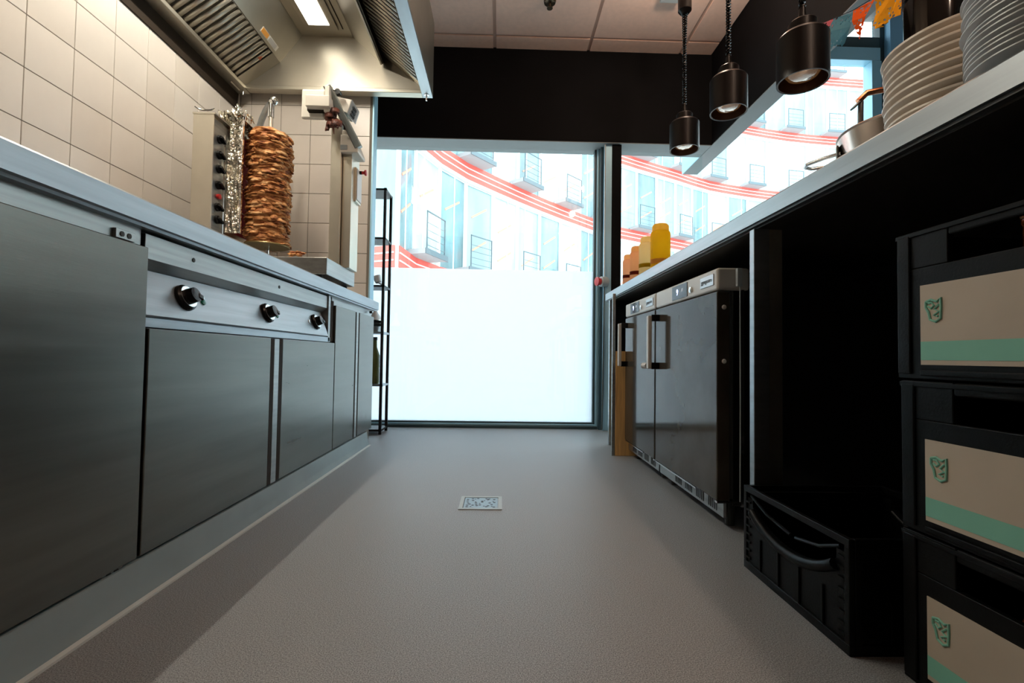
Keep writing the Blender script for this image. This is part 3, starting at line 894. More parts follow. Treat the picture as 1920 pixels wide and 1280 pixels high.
MB().lathe([(0, -0.012), (0.014, -0.012), (0.014, 0.012), (0, 0.012)], kp, (0, 1, 0), 16).build('pivot_knob', BLACK_KNOB, rb, True)
MB().tube([at(623, 169, Y=2.35), at(631, 170, Y=2.35), kp, at(641, 178, Y=2.38)], 0.003, 8).build('cable', BLACK_KNOB, rb, True)
# control box and emergency stop
a, b_ = at(656, 377, Y=2.50), at(669, 313, Y=2.50)
cbx = box('control_box', STEEL_WARM, rb, (a.x, b_.x, 2.50, 2.585, a.z, b_.z), 0.003)
box('control_face', mat('pale_face', (0.75, 0.76, 0.74), 0.4), cbx, (b_.x, b_.x + 0.004, 2.502, 2.583, a.z + 0.012, b_.z - 0.006), 0.002)
pbt = Vector((b_.x + 0.004, 2.54, at(680, 324, Y=2.54).z))
MB().cyl(pbt, pbt + Vector((0.012, 0, 0)), 0.009, 14).build('button_collar', BLACK_KNOB, cbx, True)
MB().lathe([(0, 0), (0.008, 0), (0.008, 0.012), (0.015, 0.016), (0.015, 0.024), (0, 0.027)], pbt + Vector((0.012, 0, 0)), (1, 0, 0), 18).build('stop_button', RED, cbx, True)
# clinging scraps
sc0 = at(626, 228, Y=2.35)
rg = random.Random(11)
SCRAP = mat('dried_meat', (0.13, 0.035, 0.02), 0.5, var=0.5, vscale=40, bump=0.4, bscale=90)
sm = thing('meat_scraps', 'dark red meat scraps hanging under the white cutting head', 'meat scraps', sc0)
for k in range(16):
    p = sc0 + Vector((rg.uniform(-.032, .032), rg.uniform(-.02, .02), rg.uniform(-.035, .045)))
    flake(sm, p, (rg.uniform(-.4, .6), -1, rg.uniform(-.3, .3)), rg.uniform(.025, .05), rg.uniform(.025, .045), SCRAP, sd=100 + k)
MB().tube([sc0 + Vector((0, -0.01, -0.02)), sc0 + Vector((0.004, -0.012, -0.05)), sc0 + Vector((0.006, -0.012, -0.068))], 0.006, 8, True, 0.002).build('meat_strand', SCRAP, sm, True)
sm2 = thing('meat_pile', 'small heap of cut kebab meat on the robot base', 'meat', (at(556, 474, Y=2.30).x, 2.30, 1.004))
px = sm2.location
for k in range(18):
    p = Vector(px) + Vector((rg.uniform(-.028, .028), rg.uniform(-.02, .02), 0.014 + 0.024 * (k % 3) * 0.5))
    flake(sm2, p, (rg.uniform(-1, 1), rg.uniform(-1, 1), rg.uniform(.2, 1)), rg.uniform(.02, .035), rg.uniform(.010, .018), sd=200 + k)

# ------------------------------------------------------------------ black shelf by the window
sh = thing('black_shelf', 'tall narrow black metal shelf beside the window', 'shelf', (-0.98, 3.43, 0))
SMET = mat('black_metal', (0.012, 0.012, 0.014), 0.45, 0.3)
for x in (-1.14, -0.835):
    for y in (3.38, 3.56):
        box('post', SMET, sh, (x - 0.009, x + 0.009, y - 0.009, y + 0.009, 0.0, 1.745))
shelf_zs = (0.03, 0.345, 0.715, 1.045, 1.385, 1.735)
for z in shelf_zs:
    box('shelf_board', STEEL_TOP if z in (0.345, 0.715) else SMET, sh, (-1.149, -0.826, 3.371, 3.569, z - 0.008, z + 0.006))
ob = thing('olive_bottle', 'tall green oil bottle on the lower shelf level by the window', 'bottle', (-0.90, 3.44, 0.352))
OLV = mat('olive_glass', (0.10, 0.11, 0.03), 0.12)
MB().lathe([(0, 0), (0.035, 0.001), (0.037, 0.01), (0.037, 0.20), (0.016, 0.26), (0.014, 0.31), (0, 0.312)], (-0.90, 3.44, 0.352), (0, 0, 1), 22).build('glass_body', OLV, ob, True)
MB().cyl((-0.90, 3.44, 0.662), (-0.90, 3.44, 0.685), 0.017, 16).build('cap', DARK_GAP, ob, True)
for k in range(3):
    bw = thing('steel_bowl', ('lowest', 'middle', 'topmost')[k] + ' of three small steel bowls on the window shelf', 'bowl', (-0.905, 3.45, 0.7225 + k * 0.022), 'steel bowls on the window shelf')
    MB().lathe([(0, 0), (0.035, 0.0), (0.062, 0.035), (0.066, 0.037), (0.064, 0.039), (0.060, 0.037), (0.033, 0.003), (0, 0.003)], bw.location, (0, 0, 1), 26).build('bowl_shell', CHROME, bw, True)
fn = tag(MB().lathe([(0.012, 0.115), (0.012, 0.06), (0.05, 0.0), (0.052, 0.0), (0.0145, 0.061), (0.0145, 0.115)], (-0.905, 3.45, 0.807), (0, 0, 1), 24, True).build('white_funnel', mat('white_plastic', (0.8, 0.8, 0.8), 0.4), None, True), 'white plastic funnel upside down on the steel bowls', 'funnel')
sc1 = thing('white_scoop', 'white scoop lying on the window shelf', 'scoop', (-0.88, 3.43, 1.052))
MB().lathe([(0, 0), (0.022, 0.004), (0.03, 0.05), (0.027, 0.05), (0.02, 0.008), (0, 0.006)], (-0.88, 3.43, 1.075), (-0.3, 0.1, 0.75), 18).build('scoop_bowl', MATS['white_plastic'], sc1, True)
MB().tube([(-0.88, 3.43, 1.076), (-0.855, 3.42, 1.06), (-0.845, 3.40, 1.058)], 0.006, 8).build('scoop_handle', MATS['white_plastic'], sc1, True)

# ------------------------------------------------------------------ right counter
RX, RZ = 0.7065, 0.993
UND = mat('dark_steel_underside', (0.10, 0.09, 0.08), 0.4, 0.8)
rc = thing('serving_counter', 'long serving counter with steel top and dark underside', 'counter', (1.15, 1.6, 0))
MB().prism([(RX, -0.6, 0.945), (RX, -0.6, RZ - 0.005), (RX + 0.005, -0.6, RZ), (1.60, -0.6, RZ), (1.60, -0.6, 0.945)], (0, 3.795, 0)).build('counter_top', STEEL_TOP, rc)
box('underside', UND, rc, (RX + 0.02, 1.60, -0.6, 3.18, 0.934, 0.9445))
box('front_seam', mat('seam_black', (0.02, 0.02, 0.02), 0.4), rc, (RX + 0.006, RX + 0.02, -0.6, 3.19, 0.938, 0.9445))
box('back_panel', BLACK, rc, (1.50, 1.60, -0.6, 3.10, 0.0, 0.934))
box('leg', STEEL_TOP, rc, (0.705, 0.735, 3.06, 3.09, 0.0, 0.934), 0.002)
box('leg', STEEL_TOP, rc, (0.715, 0.76, 1.325, 1.350, 0.0, 0.934), 0.002)
box('leg_panel', STEEL_WARM, rc, (0.76, 0.80, 1.332, 1.342, 0.0, 0.934))
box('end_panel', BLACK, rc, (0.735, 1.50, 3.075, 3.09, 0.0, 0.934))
box('junction_box', GREYBOX, rc, (1.46, 1.50, 2.24, 2.31, 0.76, 0.82), 0.002) if False else None
jb = at(1520, 458, X=1.49)
box('junction_box', GREYBOX, rc, (1.468, 1.50, jb.y - 0.022, jb.y + 0.022, jb.z - 0.02, jb.z + 0.02), 0.002)
shp = at(1175, 590, Y=3.0)

wb_ = tag(MB().box(0.668, 1.30, 2.735, 2.757, 0.0, 0.60).build('wooden_board', WOOD, None, False, 0.002), 'upright oak board standing beyond the fridges', 'board')
lg = tag(MB().box(0.648, 0.666, 2.738, 2.756, 0.0, 0.934).build('steel_upright', STEEL, None, False, 0.002), 'thin steel upright next to the oak board under the counter', 'post')

# fridges
DOOR = mat('smoked_glass_door', (0.050, 0.041, 0.031), 0.10, 0.0, var=0.4, vscale=3.5, bump=0.01, bscale=30, spec=0.20)
def fridge(y0, y1, label, badge_side):
    f = thing('undercounter_fridge', label, 'fridge', (1.0, (y0 + y1) / 2, 0), 'fridges under the serving counter')
    xf = 0.718
    box('body', BLACK_GLOSS, f, (0.775, 1.35, y0 + 0.012, y1 - 0.004, 0.075, 0.855), 0.004)
    box('door', DOOR, f, (xf, 0.762, y0, y1 - 0.004, 0.096, 0.788), 0.004)
    box('door_seal', DARK_GAP, f, (0.762, 0.776, y0 + 0.012, y1 - 0.012, 0.10, 0.788))
    tp = box('top_panel', BEIGE, f, (xf, 0.83, y0, y1 - 0.004, 0.792, 0.868), 0.010)
    L = y1 - y0
    box('display', mat('display_glass', (0.015, 0.02, 0.025), 0.15), tp, (xf - 0.0025, xf, y0 + 0.25, y0 + 0.41, 0.803, 0.858), 0.001)
    text('display_digits', '9', 0.034, mat('led_white', (0.6, 0.65, 1), 0.5, emit=(0.55, 0.6, 1.0), estr=3.0), tp, (xf - 0.003, y0 + 0.350, 0.829), (0, -1, 0), (0, 0, 1), 0.0004)
    text('display_symbols', '////', 0.018, mat('led_dim', (0.5, 0.55, 0.6), 0.5, emit=(0.5, 0.55, 0.6), estr=0.5), tp, (xf - 0.003, y0 + 0.298, 0.833), (0, -1, 0), (0, 0, 1), 0.0004)
    MB().lathe([(0, 0), (0.011, 0), (0.011, 0.006), (0.006, 0.008), (0, 0.008)], (xf - 0.0, y0 + 0.213, 0.822), (-1, 0, 0), 18).build('lock', CHROME, tp, True)
    bd = box('badge', mat('badge_silver', (0.5, 0.52, 0.53), 0.35, 0.7), tp, (xf - 0.003, xf, y0 + 0.022, y0 + 0.128, 0.812, 0.850), 0.001)
    text('badge_lettering', 'ggmgastro', 0.021, mat('badge_ink', (0.10, 0.10, 0.10), 0.5), bd, (xf - 0.0036, y0 + 0.075, 0.832), (0, -1, 0), (0, 0, 1), 0.0003)
    hy = y1 - 0.045
    hd_ = box('handle', BEIGE, f, (xf - 0.052, xf - 0.034, hy - 0.012, hy + 0.014, 0.515, 0.755), 0.004)
    for z in (0.745, 0.528):
        box('handle_bracket', BLACK_KNOB, hd_, (xf - 0.036, xf + 0.001, hy - 0.012, hy + 0.014, z - 0.015, z + 0.015), 0.002)
    gr = box('base_grille', STEEL, f, (0.742, 0.752, y0 + 0.004, y1 - 0.004, 0.040, 0.094), 0.001)
    for grp in range(4):
        for k in range(5):
            y = y0 + 0.05 + grp * 0.105 + k * 0.015
            box('slot', DARK_GAP, gr, (0.7408, 0.7422, y, y + 0.007, 0.050, 0.086))
    box('door_strip', CHROME, f, (xf - 0.001, xf + 0.012, y0 + 0.17, y1 - 0.01, 0.090, 0.0955))
    box('hinge', CHROME, f, (xf + 0.002, 0.79, y0 + 0.002, y0 + 0.02, 0.088, 0.095))
    for x in (0.79, 1.30):
        for y in (y0 + 0.06, y1 - 0.06):
            MB().cyl((x, y, 0), (x, y, 0.076), 0.016, 12).build('foot', DARK_GAP, f)
    for z in (0.735, 0.555):
        MB().lathe([(0, 0), (0.008, 0), (0.006, 0.004), (0, 0.005)], (0.742, y0, z), (0, -1, 0), 12).build('cover_cap', BEIGE, f, True)
    box('side_trim', CHROME, f, (0.802, 0.812, y0 + 0.004, y0 + 0.012, 0.075, 0.86))
    return f
fridge(1.562, 2.190, 'undercounter fridge nearer the black crates', 0)
fridge(2.200, 2.725, 'undercounter fridge next to the oak board', 0)
kn = tag(MB().lathe([(0, 0), (0.012, 0), (0.015, 0.005), (0.013, 0.010), (0.015, 0.015), (0.013, 0.02), (0.015, 0.026), (0.012, 0.034), (0, 0.034)], at(1204, 685, X=0.700) + Vector((0.0, -0.01, 0)), (0.35, -1, 0), 20).build('white_plug', mat('white_plastic', (0.8, 0.8, 0.8), 0.4), None, True), 'small white ribbed plug below the fridge handle', 'plug')
kn.data.materials[0] = MATS['white_plastic']
# hanging bracket and cable at the fridge side
hb_ = thing('hanging_cable', 'thin grey cable with bracket hanging beside the near fridge', 'cable', (0.80, 1.545, 0.87))
cp = at(1383, 520, X=0.78)
box('bracket', GREYBOX, hb_, (cp.x - 0.004, cp.x + 0.012, cp.y - 0.008, cp.y + 0.006, cp.z - 0.03, cp.z + 0.03), 0.001)
MB().tube([cp + Vector((0.006, -0.004, -0.03)), Vector((cp.x + 0.006, cp.y - 0.006, 0.4)), Vector((cp.x + 0.006, cp.y - 0.004, 0.10))], 0.0018, 6).build('wire', GREYBOX, hb_, True)

# ------------------------------------------------------------------ crates
def folding_crate():
    f = thing('folding_crate', 'empty black folding crate on the floor under the counter', 'crate', (0.86, 1.10, 0))
    x0, x1, y0, y1, h = 0.672, 1.06, 0.906, 1.300, 0.220
    t = 0.008
    box('bottom', BLACK_PLASTIC, f, (x0 + 0.004, x1 - 0.004, y0 + 0.004, y1 - 0.004, 0.004, 0.014))
    def wall(name, ax, c, a0, a1, grip):
        """one side: frame, ribs and recessed skin"""
        def B(u0, u1, z0, z1, d0, d1, nm, mt=BLACK_PLASTIC, par=None, bev=0.0015):
            b = (c + d0, c + d1, u0, u1, z0, z1) if ax == 'x' else (u0, u1, c + d0, c + d1, z0, z1)
            return box(nm, mt, par or f, b, bev)
        s = 1 if c in (x0, y0) else -1
        lo, hi = (0.004, 0.010) if s > 0 else (-0.010, -0.004)
        w = None
        if grip:
            n = 16
            pts_top = []
            for k in range(n + 1):
                uu = a0 + 0.04 + (a1 - a0 - 0.08) * k / n
                q = abs(2 * k / n - 1)
                pts_top.append((uu, 0.125 + 0.045 * q ** 2.2))
            poly = [(a0 + 0.012, 0.02), (a1 - 0.012, 0.02), (a1 - 0.012, 0.19), (a1 - 0.04, 0.19)] + pts_top[::-1] + [(a0 + 0.04, 0.19), (a0 + 0.012, 0.19)]
            P = [((c + lo, u_, z_) if ax == 'x' else (u_, c + lo, z_)) for u_, z_ in poly]
            w = MB().prism(P, (hi - lo, 0, 0) if ax == 'x' else (0, hi - lo, 0)).build(name, BLACK_PLASTIC, f)
            # rounded grip roll following the cut-out
            tp = [((c + (0.002 if s > 0 else -0.002), u_, z_ - 0.012) if ax == 'x' else (u_, c + (0.002 if s > 0 else -0.002), z_ - 0.012)) for u_, z_ in pts_top]
            MB().tube(tp, 0.012, 10).build('grip', BLACK_PLASTIC, w, True)
        else:
            w = B(a0 + 0.012, a1 - 0.012, 0.02, 0.20, lo, hi, name)
        e0, e1 = (0.0, 0.012) if s > 0 else (-0.012, 0.0)
        B(a0, a1, 0.205, h, e0, e1, 'top_edge', par=w)
        B(a0, a1, 0.0, 0.02, e0, e1, 'bottom_edge', par=w)
        for u_ in (a0, a1 - 0.014):
            B(u_, u_ + 0.014, 0.02, 0.205, e0, e1, 'corner_post', par=w)
        m_ = 5
        for k in range(1, m_):
            uu = a0 + (a1 - a0) * k / m_
            B(uu - 0.003, uu + 0.003, 0.02, 0.10, e0, e1, 'rib', par=w)
        for k in range(8):
            zz = 0.03 + 0.021 * k
            for u_ in (a0 + 0.014, a1 - 0.032):
                B(u_, u_ + 0.018, zz, zz + 0.005, e0, e1, 'notch', par=w, bev=0)
        return w
    wx = wall('side_panel', 'x', x0, y0, y1, True)
    wall('side_panel', 'x', x1, y0, y1, True)
    wall('end_panel', 'y', y0, x0 + 0.012, x1 - 0.012, False)
    wall('end_panel', 'y', y1, x0 + 0.012, x1 - 0.012, False)
    MB().tube([(x0 + 0.006, y1 - 0.03, 0.198), (x0 + 0.006, 1.20, 0.172), (x0 + 0.006, 1.10, 0.158)], 0.004, 8).build('strut', BLACK_PLASTIC, wx, True)
    MB().tube([(x0 + 0.006, y0 + 0.03, 0.198), (x0 + 0.006, 1.0, 0.172), (x0 + 0.006, 1.08, 0.158)], 0.004, 8).build('strut', BLACK_PLASTIC, wx, True)
    return f
folding_crate()
def bottle_crate(z0, label, dy):
    f = thing('bottle_crate', label, 'crate', (0.90, 0.66, z0), 'black bottle crates in the stack')
    x0, x1, y0, y1, h = 0.735, 1.05, 0.455 + dy, 0.860 + dy, 0.262
    # long side with a hand hole, built as a frame
    s = None
    b = MB()
    hy0, hy1, hz0, hz1 = 0.50 + dy, 0.760 + dy, 0.195, 0.240
    for x in (x0, x1 - 0.012):
        pl = MB()
        pl.box(x, x + 0.012, y0, y1, z0, z0 + hz0)
        o = pl.build('side_wall', BLACK_PLASTIC, f, False, 0.002)
        MB().box(x, x + 0.012, y0, hy0, z0 + hz0, z0 + h).build('side_upright', BLACK_PLASTIC, o, False, 0.002)
        MB().box(x, x + 0.012, hy1, y1, z0 + hz0, z0 + h).build('side_upright', BLACK_PLASTIC, o, False, 0.002)
        MB().box(x, x + 0.012, hy0, hy1, z0 + hz1, z0 + h).build('grip_bar', BLACK_PLASTIC, o, False, 0.004)
        if s is None: s = o
    box('end_wall', BLACK_PLASTIC, f, (x0 + 0.012, x1 - 0.012, y1 - 0.012, y1, z0, z0 + h), 0.002)
    box('end_wall', BLACK_PLASTIC, f, (x0 + 0.012, x1 - 0.012, y0, y0 + 0.012, z0, z0 + h), 0.002)
    box('floor_plate', BLACK_PLASTIC, f, (x0 + 0.012, x1 - 0.012, y0 + 0.012, y1 - 0.012, z0 + 0.002, z0 + 0.012))
    box('corner_rib', BLACK_PLASTIC, f, (x0 - 0.004, x0, y1 - 0.030, y1 - 0.004, z0 + 0.008, z0 + h - 0.006), 0.002)
    box('bottom_rail', BLACK_PLASTIC, f, (x0 - 0.005, x0, y0, y1 - 0.05, z0 + 0.006, z0 + 0.016), 0.002)
    box('top_rail', BLACK_PLASTIC, f, (x0 - 0.003, x0, y0, y1, z0 + h - 0.010, z0 + h - 0.002), 0.001)
    ly0, ly1, lz0, lz1 = 0.50 + dy, 0.810 + dy, 0.025, 0.163
    lb = box('label_panel', LABEL, f, (x0 - 0.002, x0 - 0.0002, ly0, ly1, z0 + lz0, z0 + lz1))
    box('mint_stripe', MINT, lb, (x0 - 0.0026, x0 - 0.0021, ly0, ly1 - 0.0005, z0 + lz0 + 0.008, z0 + lz0 + 0.040))
    # mint emblem: a rough outlined patch with two loops
    ey, ez = ly1 - 0.026, z0 + lz1 - 0.040
    def sq(pts, r=0.0022):
        MB().tube([(x0 - 0.0026, ey - a_, ez + b__) for a_, b__ in pts], r, 6).build('emblem', MINT, lb)
    sq([(-0.014, 0.010), (-0.004, 0.013), (0.006, 0.009), (0.014, 0.014), (0.014, -0.002), (0.013, -0.020), (0.004, -0.025), (-0.006, -0.021), (-0.009, -0.008), (-0.014, 0.0), (-0.014, 0.010)])
    sq([(-0.010, 0.008), (-0.003, 0.008), (0.001, 0.003), (-0.004, -0.002), (-0.010, 0.002)], 0.0018)
    sq([(0.010, 0.004), (0.002, -0.004), (0.010, -0.008), (0.0, -0.014), (0.008, -0.016)], 0.0018)
    return f
for k, (lab, dy) in enumerate((('lowest of three stacked black crates with beige label', -0.003), ('middle one of three stacked black crates with beige label', -0.003), ('topmost of three stacked black crates with beige label', 0.003))):
    z0 = 0.001 + k * 0.2655
    bottle_crate(z0, lab, dy)
    for y in (0.60, 0.69):
        bt = thing('brown_bottle', 'brown bottle in the %s crate, seen through its hand hole, %s the folding crate' % (('lowest', 'middle', 'topmost')[k], 'farther from' if y < 0.65 else 'nearer'), 'bottle', (0.80, y, z0 + 0.0125), 'brown bottles in the crates')
        MB().lathe([(0, 0), (0.028, 0.001), (0.030, 0.01), (0.030, 0.135), (0.014, 0.185), (0.0125, 0.225), (0.0145, 0.228), (0.0145, 0.235), (0, 0.236)], bt.location, (0, 0, 1), 20).build('glass_body', BROWN_GLASS, bt, True)
        MB().lathe([(0, 0.2365), (0.015, 0.236), (0.016, 0.2415), (0, 0.244)], bt.location, (0, 0, 1), 16).build('cap', mat('copper_cap', (0.5, 0.22, 0.10), 0.3, 0.9), bt, True)

# ------------------------------------------------------------------ things on the serving counter
def plate_mesh(r):
    return MB().lathe([(0, 0.004), (r * 0.55, 0.002), (r * 0.58, 0.0), (r * 0.63, 0.0), (r * 0.66, 0.004), (r * 0.96, 0.016), (r, 0.0185), (r * 1.003, 0.021), (r * 0.995, 0.0235), (r * 0.95, 0.022), (r * 0.64, 0.010), (0, 0.009)], (0, 0, 0), (0, 0, 1), 64)
ORD = ['topmost', 'second', 'third', 'fourth', 'fifth', 'sixth', 'seventh', 'eighth', 'ninth', 'tenth', 'eleventh', 'twelfth', 'thirteenth', 'fourteenth', 'fifteenth', 'sixteenth']
pl = None
NP = 12
for k in range(NP):
    lab = 'lowest white plate of the tall stack on the counter' if k == 0 else ('topmost white plate of the tall stack on the counter' if k == NP - 1 else ORD[NP - 1 - k] + ' white plate from the top of the tall stack')
    loc = (0.910 + random.uniform(-.0035, .0035), 0.900 + random.uniform(-.0035, .0035), RZ + 0.0005 + k * 0.0155)
    if pl is None:
        pl = plate_mesh(0.129).build('china_plate', PORC, None, True)
        o = pl
    else:
        o = pl.copy(); C.objects.link(o)
    o.location = loc
    tag(o, lab, 'plate', 'white plates stacked on the counter')
# give the stacked plates their stacking height through the well
p2 = None
NG = 15
for k in range(NG):
    lab = 'lowest grey metal plate beside the white plates' if k == 0 else ('topmost grey metal plate beside the white plates' if k == NG - 1 else ORD[NG - 1 - k] + ' grey metal plate from the top beside the white plates')
    loc = (0.808 + random.uniform(-.003, .003), 0.664 + random.uniform(-.003, .003), RZ + 0.0005 + k * 0.0086)
    if p2 is None:
        r = 0.100
        p2 = MB().lathe([(0, 0.002), (r * 0.72, 0.0), (r * 0.78, 0.001), (r * 0.97, 0.012), (r, 0.0135), (r, 0.0155), (r * 0.97, 0.0145), (r * 0.77, 0.004), (0, 0.004)], (0, 0, 0), (0, 0, 1), 56).build('metal_plate', PLATE2, None, True)
        o = p2
    else:
        o = p2.copy(); C.objects.link(o)
    o.location = loc
    tag(o, lab, 'plate', 'grey metal plates stacked on the counter')
# saute pan
PANM = mat('pan_steel', (0.60, 0.52, 0.46), 0.24, 1.0, var=0.05, vscale=5)
PC = Vector((1.05, 1.22, RZ + 0.0005))
pn_ = thing('saucepan', 'steel pan with a wire loop handle behind the white plates', 'pan', PC)
MB().lathe([(0, 0), (0.085, 0.0), (0.098, 0.008), (0.137, 0.176), (0.141, 0.179), (0.139, 0.182), (0.134, 0.179), (0.095, 0.011), (0.083, 0.004), (0, 0.004)], PC, (0, 0, 1), 56).build('pan_body', PANM, pn_, True)
hd0 = Vector((-0.70, 0.714, 0)).normalized(); hs = Vector((0.714, 0.70, 0))
hc_ = PC + hd0 * 0.134 + Vector((0, 0, 0.140))
MB().tube([hc_ + hs * 0.048 - hd0 * 0.012, hc_ + hs * 0.040 + hd0 * 0.03, hc_ + hs * 0.022 + hd0 * 0.075, hc_ + hd0 * 0.085, hc_ - hs * 0.022 + hd0 * 0.075, hc_ - hs * 0.040 + hd0 * 0.03, hc_ - hs * 0.048 - hd0 * 0.012], 0.005, 10).build('loop_handle', CHROME, pn_, True)
MB().obox(hc_ - hd0 * 0.004, hs, Vector((0, 0, 1)), hd0, 0.11, 0.045, 0.006).build('handle_plate', STEEL, pn_, False, 0.002)
# copper-handled ladle behind
cl = at(1640, 178, X=1.32)
lp = thing('copper_ladle', 'copper pot handle resting behind the steel pan', 'ladle', (cl.x, cl.y, RZ))
COP = mat('copper', (0.55, 0.22, 0.11), 0.22, 1.0)
cq = [Vector((cl.x - 0.045, cl.y + 0.02, cl.z - 0.015)), Vector((cl.x - 0.02, cl.y + 0.01, cl.z + 0.012)), Vector((cl.x + 0.04, cl.y - 0.01, cl.z + 0.018)), Vector((cl.x + 0.16, cl.y - 0.02, cl.z + 0.01))]
MB().tube(cq, 0.011, 12).build('handle', COP, lp, True)
MB().obox(cq[0] + Vector((-0.004, 0, -0.01)), (0.7, 0, 0.7), (0, 1, 0), (-0.7, 0, 0.7), 0.05, 0.022, 0.006).build('grip_end', mat('dark_steel', (0.1, 0.11, 0.11), 0.4, 0.8), lp, False, 0.002)
MB().tube([cq[0] + Vector((0.01, 0, 0.0)), Vector((cq[0].x, cq[0].y, RZ + 0.004))], 0.009, 10).build('stem', STEEL, lp, True)
# black canister
cn = at(1745, 80, X=1.06)
cc_ = Vector((1.29, 1.36, RZ + 0.0005))
can = thing('black_canister', 'glossy black cylinder behind the white plates', 'canister', cc_)
MB().lathe([(0, 0), (0.078, 0), (0.080, 0.004), (0.080, 0.655), (0.074, 0.662), (0, 0.662)], cc_, (0, 0, 1), 40).build('canister_body', mat('canister_black', (0.010, 0.008, 0.007), 0.10), can, True)
MB().lathe([(0, 0.6625), (0.083, 0.6625), (0.083, 0.69), (0, 0.695)], cc_, (0, 0, 1), 40).build('lid', mat('canister_black', (0.01, 0.008, 0.007), 0.1), can, True)

def sauce(loc, r, h, fill, base_col, cap_col, label, low=None):
    t = thing('sauce_bottle', label, 'bottle', loc, 'sauce bottles on the counter end')
    p = [(0, 0), (r * 0.97, 0.0), (r, 0.006), (r, h * 0.78), (r * 0.93, h * 0.83), (r * 0.82, h * 0.85), (0, h * 0.85)]
    MB().lathe(p, loc, (0, 0, 1), 30).build('bottle_body', plastic_bottle_mat(label[:18], base_col), t, True)
    MB().lathe([(0, h * 0.851), (r * 0.85, h * 0.851), (r * 0.83, h * 0.96), (r * 0.70, h), (0, h)], loc, (0, 0, 1), 28).build('cap', plastic_bottle_mat(label[:18] + '_cap', cap_col), t, True)
    MB().lathe([(r * 1.004, h * fill), (r * 1.012, h * fill), (r * 1.012, h * (fill + 0.10)), (r * 1.004, h * (fill + 0.10))], loc, (0, 0, 1), 30, True).build('band', plastic_bottle_mat(label[:18] + '_band', low or cap_col), t, True)
    return t
sauce((0.775, 2.295, RZ + 0.0005), 0.047, 0.222, 0.12, (0.93, 0.66, 0.08), (0.96, 0.74, 0.24), 'full mustard yellow squeeze bottle, tallest on the counter', (0.78, 0.62, 0.45))
sauce((0.775, 2.505, RZ + 0.0005), 0.043, 0.212, 0.22, (0.97, 0.80, 0.50), (0.97, 0.80, 0.45), 'half empty pale yellow squeeze bottle behind the mustard one', (0.60, 0.50, 0.06))
sauce((0.775, 2.695, RZ + 0.0005), 0.040, 0.205, 0.20, (0.96, 0.62, 0.38), (0.96, 0.66, 0.35), 'orange sauce bottle between yellow bottle and counter end', (0.35, 0.09, 0.05))
sauce((0.770, 2.850, RZ + 0.0005), 0.036, 0.190, 0.25, (0.94, 0.60, 0.40), (0.96, 0.68, 0.38), 'reddish brown sauce bottle farthest along the counter', (0.30, 0.08, 0.05))

# ------------------------------------------------------------------ track and hanging heat lamps
TX = 0.99
tr = thing('ceiling_track', 'grey lamp track on the ceiling above the counter', 'light track', (1.10, 1.5, ZC))
box('rail', GREYBOX, tr, (1.02, 1.14, -1.0, 3.06, ZC - 0.035, ZC - 0.003), 0.003)
GLOBE = mat('unseen_globe_glow', (1, 1, 1), 0.4, emit=(1.0, 0.76, 0.58), estr=UNSEEN_GLOBE)  # unseen lamps inferred from the floor shadow; globe form added to brighten the ceiling
for y in (-0.9, 0.3, 1.4, 2.5):
    hd_ = MB().lathe([(0, 0.0), (0.022, 0.0), (0.022, -0.085), (0.030, -0.09), (0.030, -0.10), (0, -0.10)], (1.08, y, ZC - 0.036), (0, 0, 1), 20).build('lamp_holder', SMET, tr, True)
    MB().lathe([(0, -0.045), (0.02, -0.040), (0.036, -0.027), (0.044, -0.008), (0.045, 0.0), (0.042, 0.016), (0.030, 0.034), (0, 0.036)], (1.08, y, ZC - 0.174), (0, 0, 1), 24).build('unseen_globe', GLOBE, tr, True)
BULB = mat('heat_bulb', (0.55, 0.50, 0.45), 0.10, 0.9, bump=0.6, bscale=26, emit=(1.0, 0.45, 0.15), estr=0.05)
